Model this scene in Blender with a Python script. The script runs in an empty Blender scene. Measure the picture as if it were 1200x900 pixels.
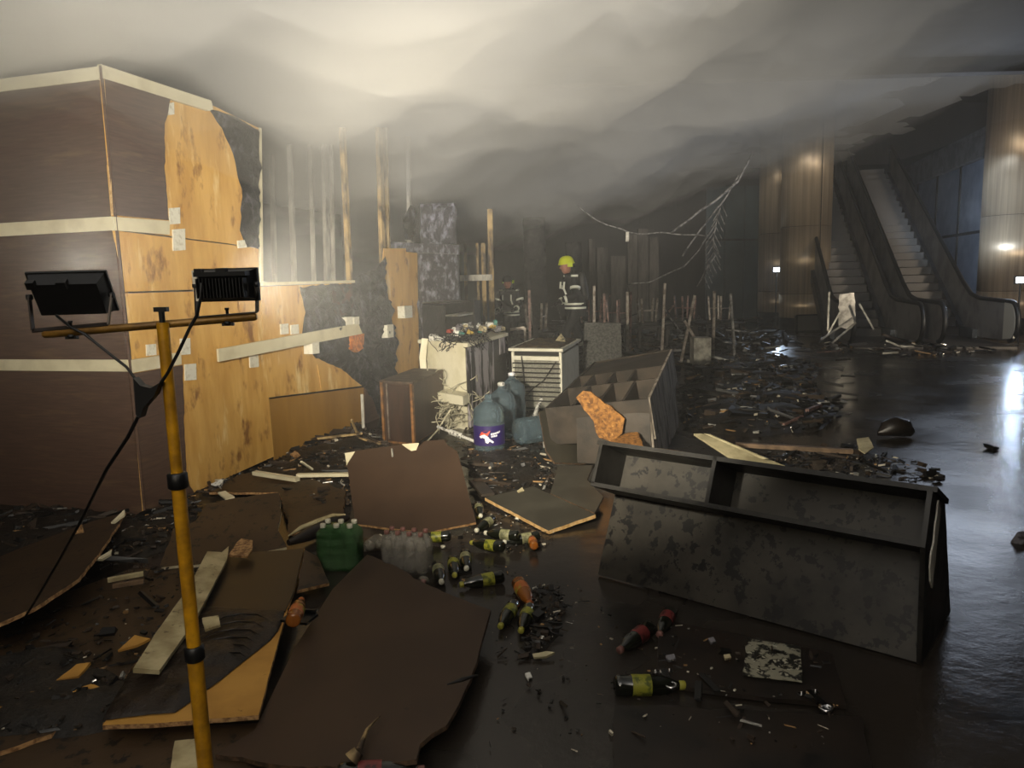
import bpy, math, random
from math import radians as RAD, sin, cos, pi
from mathutils import Vector as V, Matrix, noise
C = bpy.context.scene.collection
S = bpy.context.scene
rnd = random.Random(7)

# ------------------------------------------------------------------ camera
FPX, CAMH, PITCH, ROLL = 870.0, 1.65, RAD(8), math.atan2(170, 6140)
cam = bpy.data.objects.new('camera', bpy.data.cameras.new('camera'))
C.objects.link(cam)
FW = V((0, cos(PITCH), -sin(PITCH))); R0 = V((1, 0, 0)); U0 = R0.cross(FW)
RT = R0 * cos(ROLL) - U0 * sin(ROLL); UP = U0 * cos(ROLL) + R0 * sin(ROLL)
CP = V((0, 0, CAMH))
cam.matrix_world = Matrix(((RT.x, UP.x, -FW.x, CP.x), (RT.y, UP.y, -FW.y, CP.y), (RT.z, UP.z, -FW.z, CP.z), (0, 0, 0, 1)))
cam.data.sensor_width = 36.0; cam.data.lens = FPX / 1200 * 36
cam.data.clip_start = .05; cam.data.clip_end = 200
S.camera = cam
# ------------------------------------------------------------------ world, exposure, lights
w = bpy.data.worlds.new('world'); S.world = w; w.use_nodes = True
w.node_tree.nodes['Background'].inputs[0].default_value = (.5, .55, .6, 1)
w.node_tree.nodes['Background'].inputs[1].default_value = .004
S.view_settings.view_transform = 'Standard'; S.view_settings.look = 'None'
S.view_settings.gamma = 1; S.view_settings.use_curve_mapping = False
S.view_settings.exposure = 0.0
S.cycles.volume_bounces = 0
S.cycles.max_bounces = 6; S.cycles.diffuse_bounces = 3; S.cycles.glossy_bounces = 3
S.cycles.transparent_max_bounces = 24; S.cycles.transmission_bounces = 6
S.cycles.use_denoising = True

def aim(o, target):
    d = V(target) - o.location
    o.rotation_euler = d.to_track_quat('-Z', 'Y').to_euler()
def lamp(name, kind, loc, target, power, color, size=.2, angle=120, blend=.5):
    l = bpy.data.lights.new(name, kind); l.energy = power; l.color = color
    if kind == 'AREA': l.size = size
    elif kind == 'SPOT': l.spot_size = RAD(angle); l.spot_blend = blend; l.shadow_soft_size = size
    else: l.shadow_soft_size = size
    o = bpy.data.objects.new(name, l); C.objects.link(o); o.location = loc; aim(o, target)
    return o
POW_L, POW_R = 850, 2100
WARM = (1, .86, .66); NEUT = (1, .93, .82); COOL = (.62, .78, 1)
# work lights standing behind the photographer
lamp('smoke_work_light', 'SPOT', (-2.0, -8.5, 2.4), (0.6, 9, 7.9), 74000, NEUT, .3, 40, .9)
lamp('scene_work_light', 'SPOT', (-1.0, -2.5, 2.6), (0.6, 6.0, .5), 95, WARM, .15, 80, .8)
# cool lights added without fixtures, for the glazed wall and the atrium haze
lamp('added_glazing_spot', 'SPOT', (10.6, 17.2, 2.9), (14.4, 22, 2.9), 500, COOL, .2, 70, .7)
lamp('added_atrium_fill', 'POINT', (8.5, 13.5, 3.6), (8, 13, 0), 150, (.72, .82, 1), 1.2)
# warm spot added outside the frame at the right, for column sheen
lamp('added_column_spot', 'SPOT', (10.8, 8.5, 2.1), (9.6, 21, 2.6), 1500, (1, .86, .68), .25, 70, .8)

# ------------------------------------------------------------------ back projection onto real planes
def ray(px, py): return FW + RT * ((px - 600) / FPX) - UP * ((py - 450) / FPX)
def g(px, py, z=0.0):
    d = ray(px, py); return CP + d * ((z - CAMH) / d.z)
def ont(px, py, p0, n):
    d = ray(px, py); return CP + d * ((V(p0) - CP).dot(n) / d.dot(n))
def aty(px, py, y):
    d = ray(px, py); return CP + d * (y / d.y)

# ------------------------------------------------------------------ materials
MAT = {}
def hexc(c):
    if isinstance(c, str):
        c = c.lstrip('#'); r = [int(c[i:i+2], 16) / 255 for i in (0, 2, 4)]
        return tuple(x / 12.92 if x <= .04045 else ((x + .055) / 1.055) ** 2.4 for x in r) + (1,)
    return tuple(c[:3]) + (1,)
def M(name, col, rough=.6, metal=0, col2=None, scale=6, stretch=(1, 1, 1), lo=.4, hi=.6, bump=0, bscale=20, bstretch=None,
      spots=None, spots2=None, trans=0, coat=0, emit=None, estr=0, ior=1.45, rough2=None, aniso=0, alpha=1, spec=.5, detail=4):
    m = bpy.data.materials.new(name); m.use_nodes = True; t = m.node_tree; N = t.nodes; L = t.links
    b = N['Principled BSDF']
    b.inputs['Base Color'].default_value = hexc(col); b.inputs['Roughness'].default_value = rough
    b.inputs['Metallic'].default_value = metal; b.inputs['Transmission Weight'].default_value = trans
    b.inputs['Coat Weight'].default_value = coat; b.inputs['Coat Roughness'].default_value = .15
    b.inputs['IOR'].default_value = ior; b.inputs['Anisotropic'].default_value = aniso; b.inputs['Alpha'].default_value = alpha
    b.inputs['Specular IOR Level'].default_value = spec
    if emit: b.inputs['Emission Color'].default_value = hexc(emit); b.inputs['Emission Strength'].default_value = estr
    tc = N.new('ShaderNodeTexCoord')
    def nz(sc, st, det=4, rg=.6):
        mp = N.new('ShaderNodeMapping'); mp.inputs['Scale'].default_value = st
        L.new(tc.outputs['Object'], mp.inputs[0])
        n = N.new('ShaderNodeTexNoise'); n.inputs['Scale'].default_value = sc; n.inputs['Detail'].default_value = det
        n.inputs['Roughness'].default_value = rg
        L.new(mp.outputs[0], n.inputs['Vector']); return n
    def mr(src, a, bb, c=0, d=1):
        r = N.new('ShaderNodeMapRange'); r.inputs[1].default_value = a; r.inputs[2].default_value = bb
        r.inputs[3].default_value = c; r.inputs[4].default_value = d; L.new(src, r.inputs[0]); return r.outputs[0]
    if aniso:
        tg = N.new('ShaderNodeTangent'); tg.direction_type = 'RADIAL'; tg.axis = 'Z'; L.new(tg.outputs[0], b.inputs['Tangent'])
    cur = None; n = None
    if col2:
        n = nz(scale, stretch, detail)
        mx = N.new('ShaderNodeMix'); mx.data_type = 'RGBA'
        mx.inputs[6].default_value = hexc(col); mx.inputs[7].default_value = hexc(col2)
        L.new(mr(n.outputs[0], lo, hi), mx.inputs[0]); cur = mx.outputs[2]
        if rough2 is not None: L.new(mr(n.outputs[0], lo, hi, rough, rough2), b.inputs['Roughness'])
    for sp in (spots, spots2):
        if sp:   # (colour, scale, threshold, stretch, softness)
            c3, sc, th, st, sf = sp
            n2 = nz(sc, st, 5, .65); mx = N.new('ShaderNodeMix'); mx.data_type = 'RGBA'
            if cur: L.new(cur, mx.inputs[6])
            else: mx.inputs[6].default_value = hexc(col)
            mx.inputs[7].default_value = hexc(c3); L.new(mr(n2.outputs[0], th, th + sf), mx.inputs[0]); cur = mx.outputs[2]
    if cur: L.new(cur, b.inputs['Base Color'])
    if bump:
        n3 = nz(bscale, bstretch or stretch, 6, .65); bp = N.new('ShaderNodeBump'); bp.inputs['Strength'].default_value = 1
        bp.inputs['Distance'].default_value = bump; L.new(n3.outputs[0], bp.inputs['Height']); L.new(bp.outputs[0], b.inputs['Normal'])
    MAT[name] = m; return m

# ------------------------------------------------------------------ mesh builder
class MB:
    def __init__(s): s.v = []; s.f = []; s.m = []; s.sm = []
    def add(s, vs, fs, mi=0, smooth=False):
        k = len(s.v); s.v += [V(p) for p in vs]
        for f in fs: s.f.append(tuple(i + k for i in f)); s.m.append(mi); s.sm.append(smooth)
        return s
    def box(s, c, size, rot=None, mi=0):
        c = V(c); hx, hy, hz = [q / 2 for q in size]; R = rot or Matrix.Identity(3)
        vs = [c + R @ V((x * hx, y * hy, z * hz)) for x in (-1, 1) for y in (-1, 1) for z in (-1, 1)]
        return s.add(vs, [(0, 1, 3, 2), (4, 6, 7, 5), (0, 4, 5, 1), (2, 3, 7, 6), (0, 2, 6, 4), (1, 5, 7, 3)], mi)
    def beam(s, p, q, w, h, up=(0, 0, 1), mi=0):
        p = V(p); q = V(q); d = (q - p).normalized(); u = V(up)
        x = d.cross(u)
        if x.length < 1e-4: x = d.cross(V((1, 0, 0)))
        x.normalize(); u = x.cross(d)
        vs = [a + x * (sx * w / 2) + u * (sy * h / 2) for a in (p, q) for sx, sy in ((-1, -1), (1, -1), (1, 1), (-1, 1))]
        return s.add(vs, [(0, 1, 2, 3), (7, 6, 5, 4), (0, 4, 5, 1), (1, 5, 6, 2), (2, 6, 7, 3), (3, 7, 4, 0)], mi)
    def tube(s, pts, r, seg=8, mi=0, caps=True):
        pts = [V(p) for p in pts]; n = len(pts); rr = r if isinstance(r, (list, tuple)) else [r] * n
        vs = []; prev = None
        for i, p in enumerate(pts):
            d = (pts[min(i + 1, n - 1)] - pts[max(i - 1, 0)]).normalized()
            if prev is None:
                x = d.cross(V((0, 0, 1)))
                if x.length < 1e-3: x = d.cross(V((1, 0, 0)))
            else: x = prev - d * prev.dot(d)
            x.normalize(); prev = x; y = d.cross(x)
            vs += [p + (x * cos(2 * pi * k / seg) + y * sin(2 * pi * k / seg)) * rr[i] for k in range(seg)]
        fs = [(i * seg + k, i * seg + (k + 1) % seg, (i + 1) * seg + (k + 1) % seg, (i + 1) * seg + k) for i in range(n - 1) for k in range(seg)]
        s.add(vs, fs, mi, True)
        if caps: s.add(vs[:seg], [tuple(range(seg))[::-1]], mi); s.add(vs[-seg:], [tuple(range(seg))], mi)
        return s
    def lathe(s, prof, mat=None, seg=16, mi=0, mis=None, caps=True):
        Mx = mat or Matrix.Identity(4); k0 = len(s.v)
        vs = [Mx @ V((r * cos(2 * pi * k / seg), r * sin(2 * pi * k / seg), z)) for r, z in prof for k in range(seg)]
        s.v += vs
        for i in range(len(prof) - 1):
            for k in range(seg):
                s.f.append((k0 + i * seg + k, k0 + i * seg + (k + 1) % seg, k0 + (i + 1) * seg + (k + 1) % seg, k0 + (i + 1) * seg + k))
                s.m.append(mis[i] if mis else mi); s.sm.append(True)
        if caps:
            if prof[0][0] > 1e-4: s.f.append(tuple(k0 + k for k in range(seg))[::-1]); s.m.append(mis[0] if mis else mi); s.sm.append(False)
            if prof[-1][0] > 1e-4: s.f.append(tuple(k0 + (len(prof) - 1) * seg + k for k in range(seg))); s.m.append(mis[-1] if mis else mi); s.sm.append(False)
        return s
    def plate(s, outl, thick, nrm, mi=0, me=None):     # outline of 3-D points on a plane, extruded by -thick*nrm
        outl = [V(p) for p in outl]; nrm = V(nrm).normalized(); n = len(outl)
        a = sum(((outl[i] - outl[0]).cross(outl[(i + 1) % n] - outl[0]) for i in range(n)), V((0, 0, 0)))
        if a.dot(nrm) < 0: outl.reverse()
        bk = [p - nrm * thick for p in outl]
        s.add(outl, [tuple(range(n))], mi); s.add(bk, [tuple(range(n))[::-1]], mi)
        s.add(outl + bk, [(i, i + n, (i + 1) % n + n, (i + 1) % n) for i in range(n)], mi if me is None else me)
        return s
    def build(s, name, mats, parent=None, smooth=None, origin=None):
        me = bpy.data.meshes.new(name)
        off = V((0, 0, 0))
        if parent is None and origin is None and s.v:
            xs = [p.x for p in s.v]; ys = [p.y for p in s.v]; zs = [p.z for p in s.v]
            off = V(((min(xs) + max(xs)) / 2, (min(ys) + max(ys)) / 2, min(zs)))
        elif origin is not None: off = V(origin)
        elif parent is not None: off = wloc(parent)
        me.from_pydata([tuple(p - off) for p in s.v], [], s.f)
        if not isinstance(mats, (list, tuple)): mats = [mats]
        for m in mats: me.materials.append(MAT[m] if isinstance(m, str) else m)
        me.polygons.foreach_set('material_index', s.m)
        me.polygons.foreach_set('use_smooth', [smooth] * len(s.f) if smooth is not None else s.sm)
        me.update()
        o = bpy.data.objects.new(name, me); C.objects.link(o)
        if parent is not None: o.parent = parent
        o['_w'] = tuple(off)
        if parent is None: o.location = off
        return o
def wloc(o): return V(o['_w'])
def thing(name, label, cat, loc=(0, 0, 0), group=None):
    o = bpy.data.objects.new(name, None); C.objects.link(o); o.location = loc; o['_w'] = tuple(loc); o.empty_display_size = .05
    return tag(o, label, cat, group)
def tag(o, label=None, cat=None, group=None, kind=None):
    if label: o['label'] = label
    if cat: o['category'] = cat
    if group: o['group'] = group
    if kind: o['kind'] = kind
    return o
def copy_tree(o, parent=None, loc=None, rot=None, label=None):
    c = o.copy(); C.objects.link(c)
    if parent is not None: c.parent = parent
    if loc is not None: c.location = loc
    if rot is not None: c.rotation_euler = rot
    if label: c['label'] = label
    for ch in list(o.children): copy_tree(ch, c)
    return c
def jag(pts, amp, step, seed=0, closed=True, only=None):   # break straight edges into an uneven torn line, in the plane of the points
    pts = [V(p) for p in pts]; n = len(pts); out = []
    nr = sum(((pts[i] - pts[0]).cross(pts[(i + 1) % n] - pts[0]) for i in range(n)), V((0, 0, 0))).normalized()
    for i in range(n):
        a, b = pts[i], pts[(i + 1) % n]; out.append(a)
        if only is not None and i not in only: continue
        L = (b - a).length; k = int(L / step)
        sd = nr.cross(b - a).normalized()
        for j in range(1, k):
            q = a.lerp(b, j / k)
            out.append(q + sd * (amp * noise.noise(q * (1.2 / step) * .5 + V((seed, 0, 0))) + amp * .5 * noise.noise(q * (2.5 / step) + V((0, seed, 0)))))
    return out
def inside(p, poly):
    x, y = p; c = False; n = len(poly)
    for i in range(n):
        x1, y1 = poly[i]; x2, y2 = poly[(i + 1) % n]
        if (y1 > y) != (y2 > y) and x < (x2 - x1) * (y - y1) / (y2 - y1) + x1: c = not c
    return c
# ------------------------------------------------------------------ materials list
M('wet_floor', '#2a2622', .32, col2='#342e28', scale=.9, lo=.35, hi=.7, rough2=.09, bump=.004, bscale=7, spec=.6, spots=('#0f0e0d', 2.2, .58, (1, 1, 1), .1))
M('dark_wall', '#1c1b1a', .8, col2='#0f0f0f', scale=1.2, stretch=(1, 1, .4), bump=.02, bscale=3)
M('soot_ceiling', '#4a4540', .8, col2='#2a2724', scale=.7, bump=.01, bscale=6)
M('brown_laminate', '#5a453a', .42, col2='#48372d', scale=5, stretch=(1, 1, 14), lo=.3, hi=.7, spots=('#67523f', 2.5, .55, (1, 1, 7), .2))
M('cream_trim', '#cfc6a8', .5, col2='#b5aa8c', scale=4, lo=.45, hi=.75)
M('plywood', '#bd8f45', .6, col2='#d3a75c', scale=7, stretch=(1, 1, .22), lo=.35, hi=.65, spots=('#83592a', 6, .57, (1, 1, .5), .12), spots2=('#e6cb90', 5, .58, (1, 1, .22), .12), bump=.004, bscale=20, bstretch=(1, 1, .2))
M('plywood_dark', '#a37a38', .6, col2='#8d672e', scale=3, stretch=(1, 1, .2), lo=.35, hi=.65, spots=('#4a2f14', 26, .67, (1, 1, .5), .03), bump=.003, bscale=30)
M('edge_dull', '#5c4631', .8, col2='#33261a', scale=30)
M('char', '#070708', .5, col2='#5c5c66', scale=13, lo=.53, hi=.74, stretch=(1, 1, .5), bump=.12, bscale=11, detail=7, spec=.35)
M('char_purple', '#26262e', .42, col2='#8a8a9a', scale=14, lo=.48, hi=.70, bump=.08, bscale=12, stretch=(1, 1, .45), detail=7, spec=.6)
M('steel_clad', '#b8a488', .42, .55, col2='#98866f', scale=2, stretch=(6, 6, .15), lo=.35, hi=.65, aniso=.75)
M('matte_black', '#0b0b0b', .5)

# ------------------------------------------------------------------ the setting
def struct(o): return tag(o, kind='structure')
m = MB(); m.box((3, 12, -.05), (44, 36, .1)); struct(m.build('floor', 'wet_floor'))
m = MB(); m.box((3, 5.2, 5.35), (44, 16.6, .3)); m.box((3, 13.4, 5.12), (44, .25, .35)); struct(m.build('ceiling', 'soot_ceiling'))
m = MB(); m.box((3, 29.8, 4), (44, .3, 8)); m.box((3, 21.6, 8), (44, 16.6, .2)); struct(m.build('wall_back', 'dark_wall'))

# ------------------------------------------------------------------ smoke under the ceiling and thin haze through the hall
def volmat(name, dens, col):
    mt = bpy.data.materials.new(name); mt.use_nodes = True; t = mt.node_tree; N = t.nodes
    N.remove(N['Principled BSDF'])
    vs = N.new('ShaderNodeVolumeScatter'); vs.inputs['Color'].default_value = col; vs.inputs['Density'].default_value = dens
    ab = N.new('ShaderNodeVolumeAbsorption'); ab.inputs['Color'].default_value = (.3, .3, .3, 1); ab.inputs['Density'].default_value = dens * .1
    ad = N.new('ShaderNodeAddShader'); t.links.new(vs.outputs[0], ad.inputs[0]); t.links.new(ab.outputs[0], ad.inputs[1])
    t.links.new(ad.outputs[0], N['Material Output'].inputs['Volume']); return mt
def smoke_layer(seed, zb, zx, amp, dens, top=5.18, nx=90, ny=90, name='smoke_layer', nsc=1.0):
    x0, x1, y0, y1 = -10, 13, -3, 26
    m = MB(); vs = []; fs = []
    for j in range(ny + 1):
        for i in range(nx + 1):
            x = x0 + (x1 - x0) * i / nx; y = y0 + (y1 - y0) * j / ny
            q = V((x * .42 * nsc, y * .3 * nsc, seed))
            h = noise.noise(q) + .55 * noise.noise(q * 2.1) + .36 * noise.noise(q * 4.3) + .22 * noise.noise(q * 8.5)
            z = zb + zx * max(0, x + 1.0) + amp * h
            e = min(i, j, nx - i, ny - j)
            z = min(z, top - .03)
            vs.append((x, y, top if e == 0 else max(z, 2.3)))
    k = nx + 1
    for j in range(ny):
        for i in range(nx): fs.append((j * k + i, (j + 1) * k + i, (j + 1) * k + i + 1, j * k + i + 1))
    n = len(vs); tp = [(x, y, top) for x, y, z in vs]
    vs += tp
    for j in range(ny):
        for i in range(nx): fs.append((n + j * k + i, n + j * k + i + 1, n + (j + 1) * k + i + 1, n + (j + 1) * k + i))
    ring = [(0, i) for i in range(nx)] + [(j, nx) for j in range(ny)] + [(ny, i) for i in range(nx, 0, -1)] + [(j, 0) for j in range(ny, 0, -1)]
    for a in range(len(ring)):
        j0, i0 = ring[a]; j1, i1 = ring[(a + 1) % len(ring)]
        fs.append((j0 * k + i0, j1 * k + i1, n + j1 * k + i1, n + j0 * k + i0))
    m.add(vs, fs, 0, True)
    # merge rim
    o = m.build(name, volmat('smoke_' + str(seed), dens, (.93, .89, .80, 1)), origin=(0, 0, 0))
    tag(o, 'thick grey smoke hanging under the ceiling, %s bank' % {1: 'lowest thin', 5: 'middle', 9: 'topmost dense'}[seed], 'smoke', 'smoke banks', kind='stuff')
smoke_layer(1, 2.55, .24, .5, .08)
smoke_layer(5, 2.85, .26, .65, .14)
smoke_layer(9, 3.3, .26, .8, .30)
m = MB(); m.box((3, 14.2, 2.6), (34, 34, 5.19)); o = m.build('haze', volmat('haze', .0065, (.85, .85, .85, 1)))
tag(o, 'thin smoke haze filling the hall', 'smoke', kind='stuff')

# ------------------------------------------------------------------ the kiosk
KC = g(170, 602); KC.z = 0
AZ = RAD(16.5); KD = V((sin(AZ), cos(AZ), 0)); KN = V((cos(AZ), -sin(AZ), 0))      # right face: direction and outward normal
LFD = (g(0, 590) - KC).normalized(); LN = V((LFD.y, -LFD.x, 0));
if LN.y > 0: LN = -LN
def K(px, py, off=0): return ont(px, py, KC + KN * off, KN)
kiosk = thing('kiosk', 'burnt-out shop kiosk clad in brown laminate with cream strips and bare plywood', 'kiosk', KC + KD * 1.0 - KN * .5)
def rows(): return [(0, 1.07), (1.155, 2.07), (2.165, 3.08)]
m = MB(); m.plate([KC - KN * .05 + KD * .05, KC - KN * .05 + KD * .05 + V((0, 0, 3.1)), KC + LFD * 5 + V((0, 0, 3.1)), KC + LFD * 5], .05, LN); m.build('backing_panel', 'plywood_dark', kiosk)
for z0, z1 in rows():
    m = MB(); a = KC + LFD * .008; b = KC + LFD * 5.0
    m.plate([a + V((0, 0, z0)) + LN * .02, b + V((0, 0, z0)) + LN * .02, b + V((0, 0, z1)) + LN * .02, a + V((0, 0, z1)) + LN * .02], .02, LN)
    m.build('laminate_panel', 'brown_laminate', kiosk)
for z0, z1 in ((1.07, 1.155), (2.07, 2.165), (3.08, 3.165)):
    m = MB(); a = KC + LFD * .0; b = KC + LFD * 5.0
    m.plate([a + V((0, 0, z0)) + LN * .03, b + V((0, 0, z0)) + LN * .03, b + V((0, 0, z1)) + LN * .03, a + V((0, 0, z1)) + LN * .03], .03, LN)
    m.build('cream_strip', 'cream_trim', kiosk)
def clip(poly, axis, val, keep):   # keep points with keep*(p[axis]-val) >= 0
    out = []
    for i in range(len(poly)):
        a, b = poly[i], poly[(i + 1) % len(poly)]; da = keep * (a[axis] - val); db = keep * (b[axis] - val)
        if da >= 0: out.append(a)
        if (da > 0 > db) or (da < 0 < db):
            t = da / (da - db); out.append((a[0] + (b[0] - a[0]) * t, a[1] + (b[1] - a[1]) * t))
    return out
def sheet(name, poly3, nrm, mat, parent=None, res=.03, amp=.02, base=.01, seed=0, freq=9, dome=0, ridge=0, origin=None, thick=0, falloff=.06):
    """a crusted sheet following an outline: grid clipped to the outline, height from noise"""
    p0 = V(poly3[0]); nrm = V(nrm).normalized(); ux = nrm.cross(V((0, 0, 1)));
    if ux.length < .2: ux = V((1, 0, 0))
    ux.normalize(); uy = nrm.cross(ux)
    P2 = [((V(p) - p0).dot(ux), (V(p) - p0).dot(uy)) for p in poly3]
    x0 = min(p[0] for p in P2); x1 = max(p[0] for p in P2); y0 = min(p[1] for p in P2); y1 = max(p[1] for p in P2)
    m = MB(); idx = {}; vs = []; fs = []
    def dist(x, y):
        d = 9
        for i in range(len(P2)):
            ax, ay = P2[i]; bx, by = P2[(i + 1) % len(P2)]; ex, ey = bx - ax, by - ay; L = ex * ex + ey * ey + 1e-9
            t = max(0, min(1, ((x - ax) * ex + (y - ay) * ey) / L)); d = min(d, math.hypot(x - ax - t * ex, y - ay - t * ey))
        return d
    def vert(x, y):
        k = (round(x * 2000), round(y * 2000))
        if k not in idx:
            d = dist(x, y); e = min(1, d / falloff)
            q = p0 + ux * x + uy * y
            h = base + amp * e * (.6 + noise.noise(q * freq + V((seed, 0, 0))) + .5 * noise.noise(q * freq * 2.3) + ridge * abs(noise.noise(V((q.x * freq * .4, q.y * freq * 1.3, q.z * freq + seed)))))
            if dome: h += dome * min(1, d / (dome * 4)) ** .7 * (.75 + .5 * noise.noise(q * 2.2 + V((seed, 3, 0))))
            if d < 1e-3: h = 0 if not thick else base * .3
            idx[k] = len(vs); vs.append(q + nrm * h)
        return idx[k]
    nx = int((x1 - x0) / res) + 1; ny = int((y1 - y0) / res) + 1
    for j in range(ny):
        row = clip(clip(P2, 1, y0 + j * res, 1), 1, y0 + (j + 1) * res, -1)
        if len(row) < 3: continue
        for i in range(nx):
            c = clip(clip(row, 0, x0 + i * res, 1), 0, x0 + (i + 1) * res, -1)
            if len(c) < 3: continue
            ii = []
            for x, y in c:
                k = vert(x, y)
                if k not in ii: ii.append(k)
            if len(ii) >= 3: fs.append(tuple(ii))
    if not fs: return None
    m.add(vs, fs, 0, True)
    return m.build(name, mat, parent, origin=origin)
def kplate(name, px, mat, off=0.0, th=.012, jg=None, edge=None, only=None, seed=0, parent=kiosk):
    pts = [K(x, y, off) for x, y in px]
    if jg: pts = jag(pts, jg, .035, seed, only=only)
    m = MB(); m.plate(pts, th, KN, 0, 1 if edge else None)
    return m.build(name, [mat, edge] if edge else mat, parent)
# plywood sheets of the torn side wall (each a sheet of its own)
kplate('plywood_sheet', [(118, 92), (250, 124), (303, 150), (303, 290), (133, 268)], 'plywood', 0)
kplate('plywood_sheet', [(133, 270), (303, 291), (303, 337), (147, 342)], 'plywood', 0)
kplate('plywood_sheet', [(147, 344), (304, 339), (321, 535), (168, 604)], 'plywood', 0)
kplate('plywood_sheet', [(305, 336), (425, 331), (426, 452), (314, 466)], 'plywood', -.004)
kplate('plywood_sheet', [(314, 468), (426, 454), (428, 507), (322, 541)], 'plywood_dark', -.002)
kplate('plywood_patch', [(372, 427), (410, 437), (421, 452), (377, 458)], 'plywood', .008, .006)
kplate('plywood_sheet', [(425, 350), (447, 330), (450, 291), (489, 291), (492, 470), (428, 506)], 'plywood', -.012)
M('core_edge', '#c9a877', .8, col2='#a8834f', scale=30)
kplate('laminate_panel', [(122.5, 91), (200, 116), (193, 150), (193, 200), (198, 258), (133, 252)], 'brown_laminate', .024, .02, .012, 'core_edge', (1, 2, 3), 3)
kplate('laminate_panel', [(156, 438), (214, 428), (216, 500), (219, 560), (228, 578), (170, 603)], 'brown_laminate', .024, .02, .012, 'core_edge', (1, 2, 3), 5)
kplate('laminate_panel', [(428, 452), (441, 470), (450, 500), (450, 540), (429, 540)], 'brown_laminate', .012, .02)
kplate('cream_strip', [(118, 75), (248, 118), (250, 128), (245, 130), (119.5, 91)], 'cream_trim', .03, .03)
kplate('cream_strip', [(133, 254), (199, 259), (199, 275), (135, 270)], 'cream_trim', .03, .03)
kplate('cream_strip', [(153, 422), (212, 413), (213, 427), (155, 437)], 'cream_trim', .03, .03)
m = MB(); m.beam(KC + (LN + KN) * .022, KC + (LN + KN) * .022 + V((0, 0, 3.17)), .016, .016); m.build('corner_bead', 'brown_laminate', kiosk)
M('white_pad', '#d8d4c4', .6, col2='#b9b29c', scale=30, lo=.5, hi=.7)
for q in [(199, 243, 211, 262), (203, 268, 217, 293), (172, 403, 183, 416), (212, 396, 223, 415), (217, 426, 230, 445), (279, 281, 289, 290), (329, 379, 338, 391),
          (341, 380, 350, 391), (366, 400, 374, 414), (293, 416, 303, 430), (406, 371, 413, 380), (415, 371, 421, 380), (454, 380, 461, 395), (474, 358, 483, 372), (197, 120, 204, 134)]:
    x0, y0, x1, y1 = q
    kplate('adhesive_pad', [(x0, y0 + 1), (x1, y0), (x1 + .5, y1), (x0 + .5, y1 + 1)], 'white_pad', .012 if x0 < 350 else .13, .012 if x0 < 350 else .1)
M('orange_foam', '#c8762c', .9, col2='#8e4c1c', scale=25, bump=.01)
kplate('foam_scrap', [(414, 393), (427, 391), (426, 408), (419, 413), (413, 409)], 'orange_foam', .12, .05)
kplate('hanging_batten', [(256, 409), (420, 379), (425, 391), (257, 424)], 'cream_trim', .13, .02)
m = MB(); m.beam(K(304, 333, .0), K(412, 330, .0), .09, .03); m.build('window_sill', 'cream_trim', kiosk)
m = MB(); m.beam(K(303, 150, -.03), K(305, 333, -.03), .04, .04, KN); m.build('window_post', 'cream_trim', kiosk)
# charred skins on the wall
def kchar(name, px, mat, off=.006, **kw):
    pts = jag([K(x, y, off) for x, y in px], .02, .06, 4)
    o = sheet(name, pts, KN, mat, kiosk, **kw); return o
kchar('charred_skin', [(243, 126), (268, 134), (303, 152), (303, 292), (289, 290), (281, 270), (284, 230), (273, 180), (260, 150)], 'char', res=.03, amp=.05, ridge=.9)
kchar('charred_skin', [(351, 336), (414, 331), (421, 322), (440, 316), (452, 300), (449, 330), (458, 372), (462, 410), (460, 470), (446, 498), (437, 470), (424, 452), (400, 432), (370, 420), (353, 396), (358, 366)], 'char', res=.03, amp=.07, ridge=1.0)
kchar('charred_skin', [(436, 440), (458, 450), (458, 500), (452, 520), (446, 490), (434, 462)], 'char', off=.03, res=.04, amp=.03)
M('rust_panel', '#4a2a22', .7, col2='#2f2220', scale=6)
kplate('rusty_plate', [(389, 338), (413, 336), (414, 368), (392, 371)], 'rust_panel', .06, .01)
# inside the burnt window: studs and the far inner wall
M('stud_pale', '#b8b4aa', .5, col2='#6f6a64', scale=8, stretch=(1, 1, .3), lo=.4, hi=.65)
M('stud_wood', '#a58c60', .7, col2='#3a2e22', scale=7, stretch=(1, 1, .4), lo=.42, hi=.6)
for x0, y0, x1, y1, off, wd, mt in [(318, 180, 322, 333, -1.3, .05, 'stud_pale'), (339, 170, 345, 330, -.9, .05, 'stud_pale'), (363, 170, 368, 330, -1.2, .04, 'stud_pale'), (380, 170, 384, 332, -1.0, .10, 'stud_pale'),
                                    (388, 170, 391, 332, -1.0, .03, 'stud_pale'), (401, 150, 410, 332, -.02, .07, 'stud_wood'), (444, 150, 449, 320, -.05, .10, 'stud_wood'), (451, 150, 455, 300, -.12, .05, 'stud_wood'), (478, 160, 480, 290, -.3, .05, 'stud_pale')]:
    m = MB(); a = K(x0, y0, off); b = K(x1, y1, off); m.beam(b, a, wd, .05, KN); m.build('wall_stud', mt, kiosk)
m = MB(); q0 = KC - KN * 3.2 + KD * .3; q1 = KC - KN * 3.2 + KD * 9; z = V((0, 0, 3.0)); m.plate([q0, q1, q1 + z, q0 + z], .05, KN); m.build('inner_wall', 'dark_wall', kiosk)
m = MB(); q0 = KC - KN * .1 + KD * .05; m.plate([q0, KC + LFD * 5 + KN * 0, KC + LFD * 5 + KD * 1.2, q0 + KD * 1.2], .05, V((0, 0, 1))); o = m.build('roof_deck', 'dark_wall', kiosk); o.location.z += 3.1
pk = MB(); qa = KC - KN * .12 + KD * 1.3; qb = KC - KN * .12 + KD * 3.3
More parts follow.
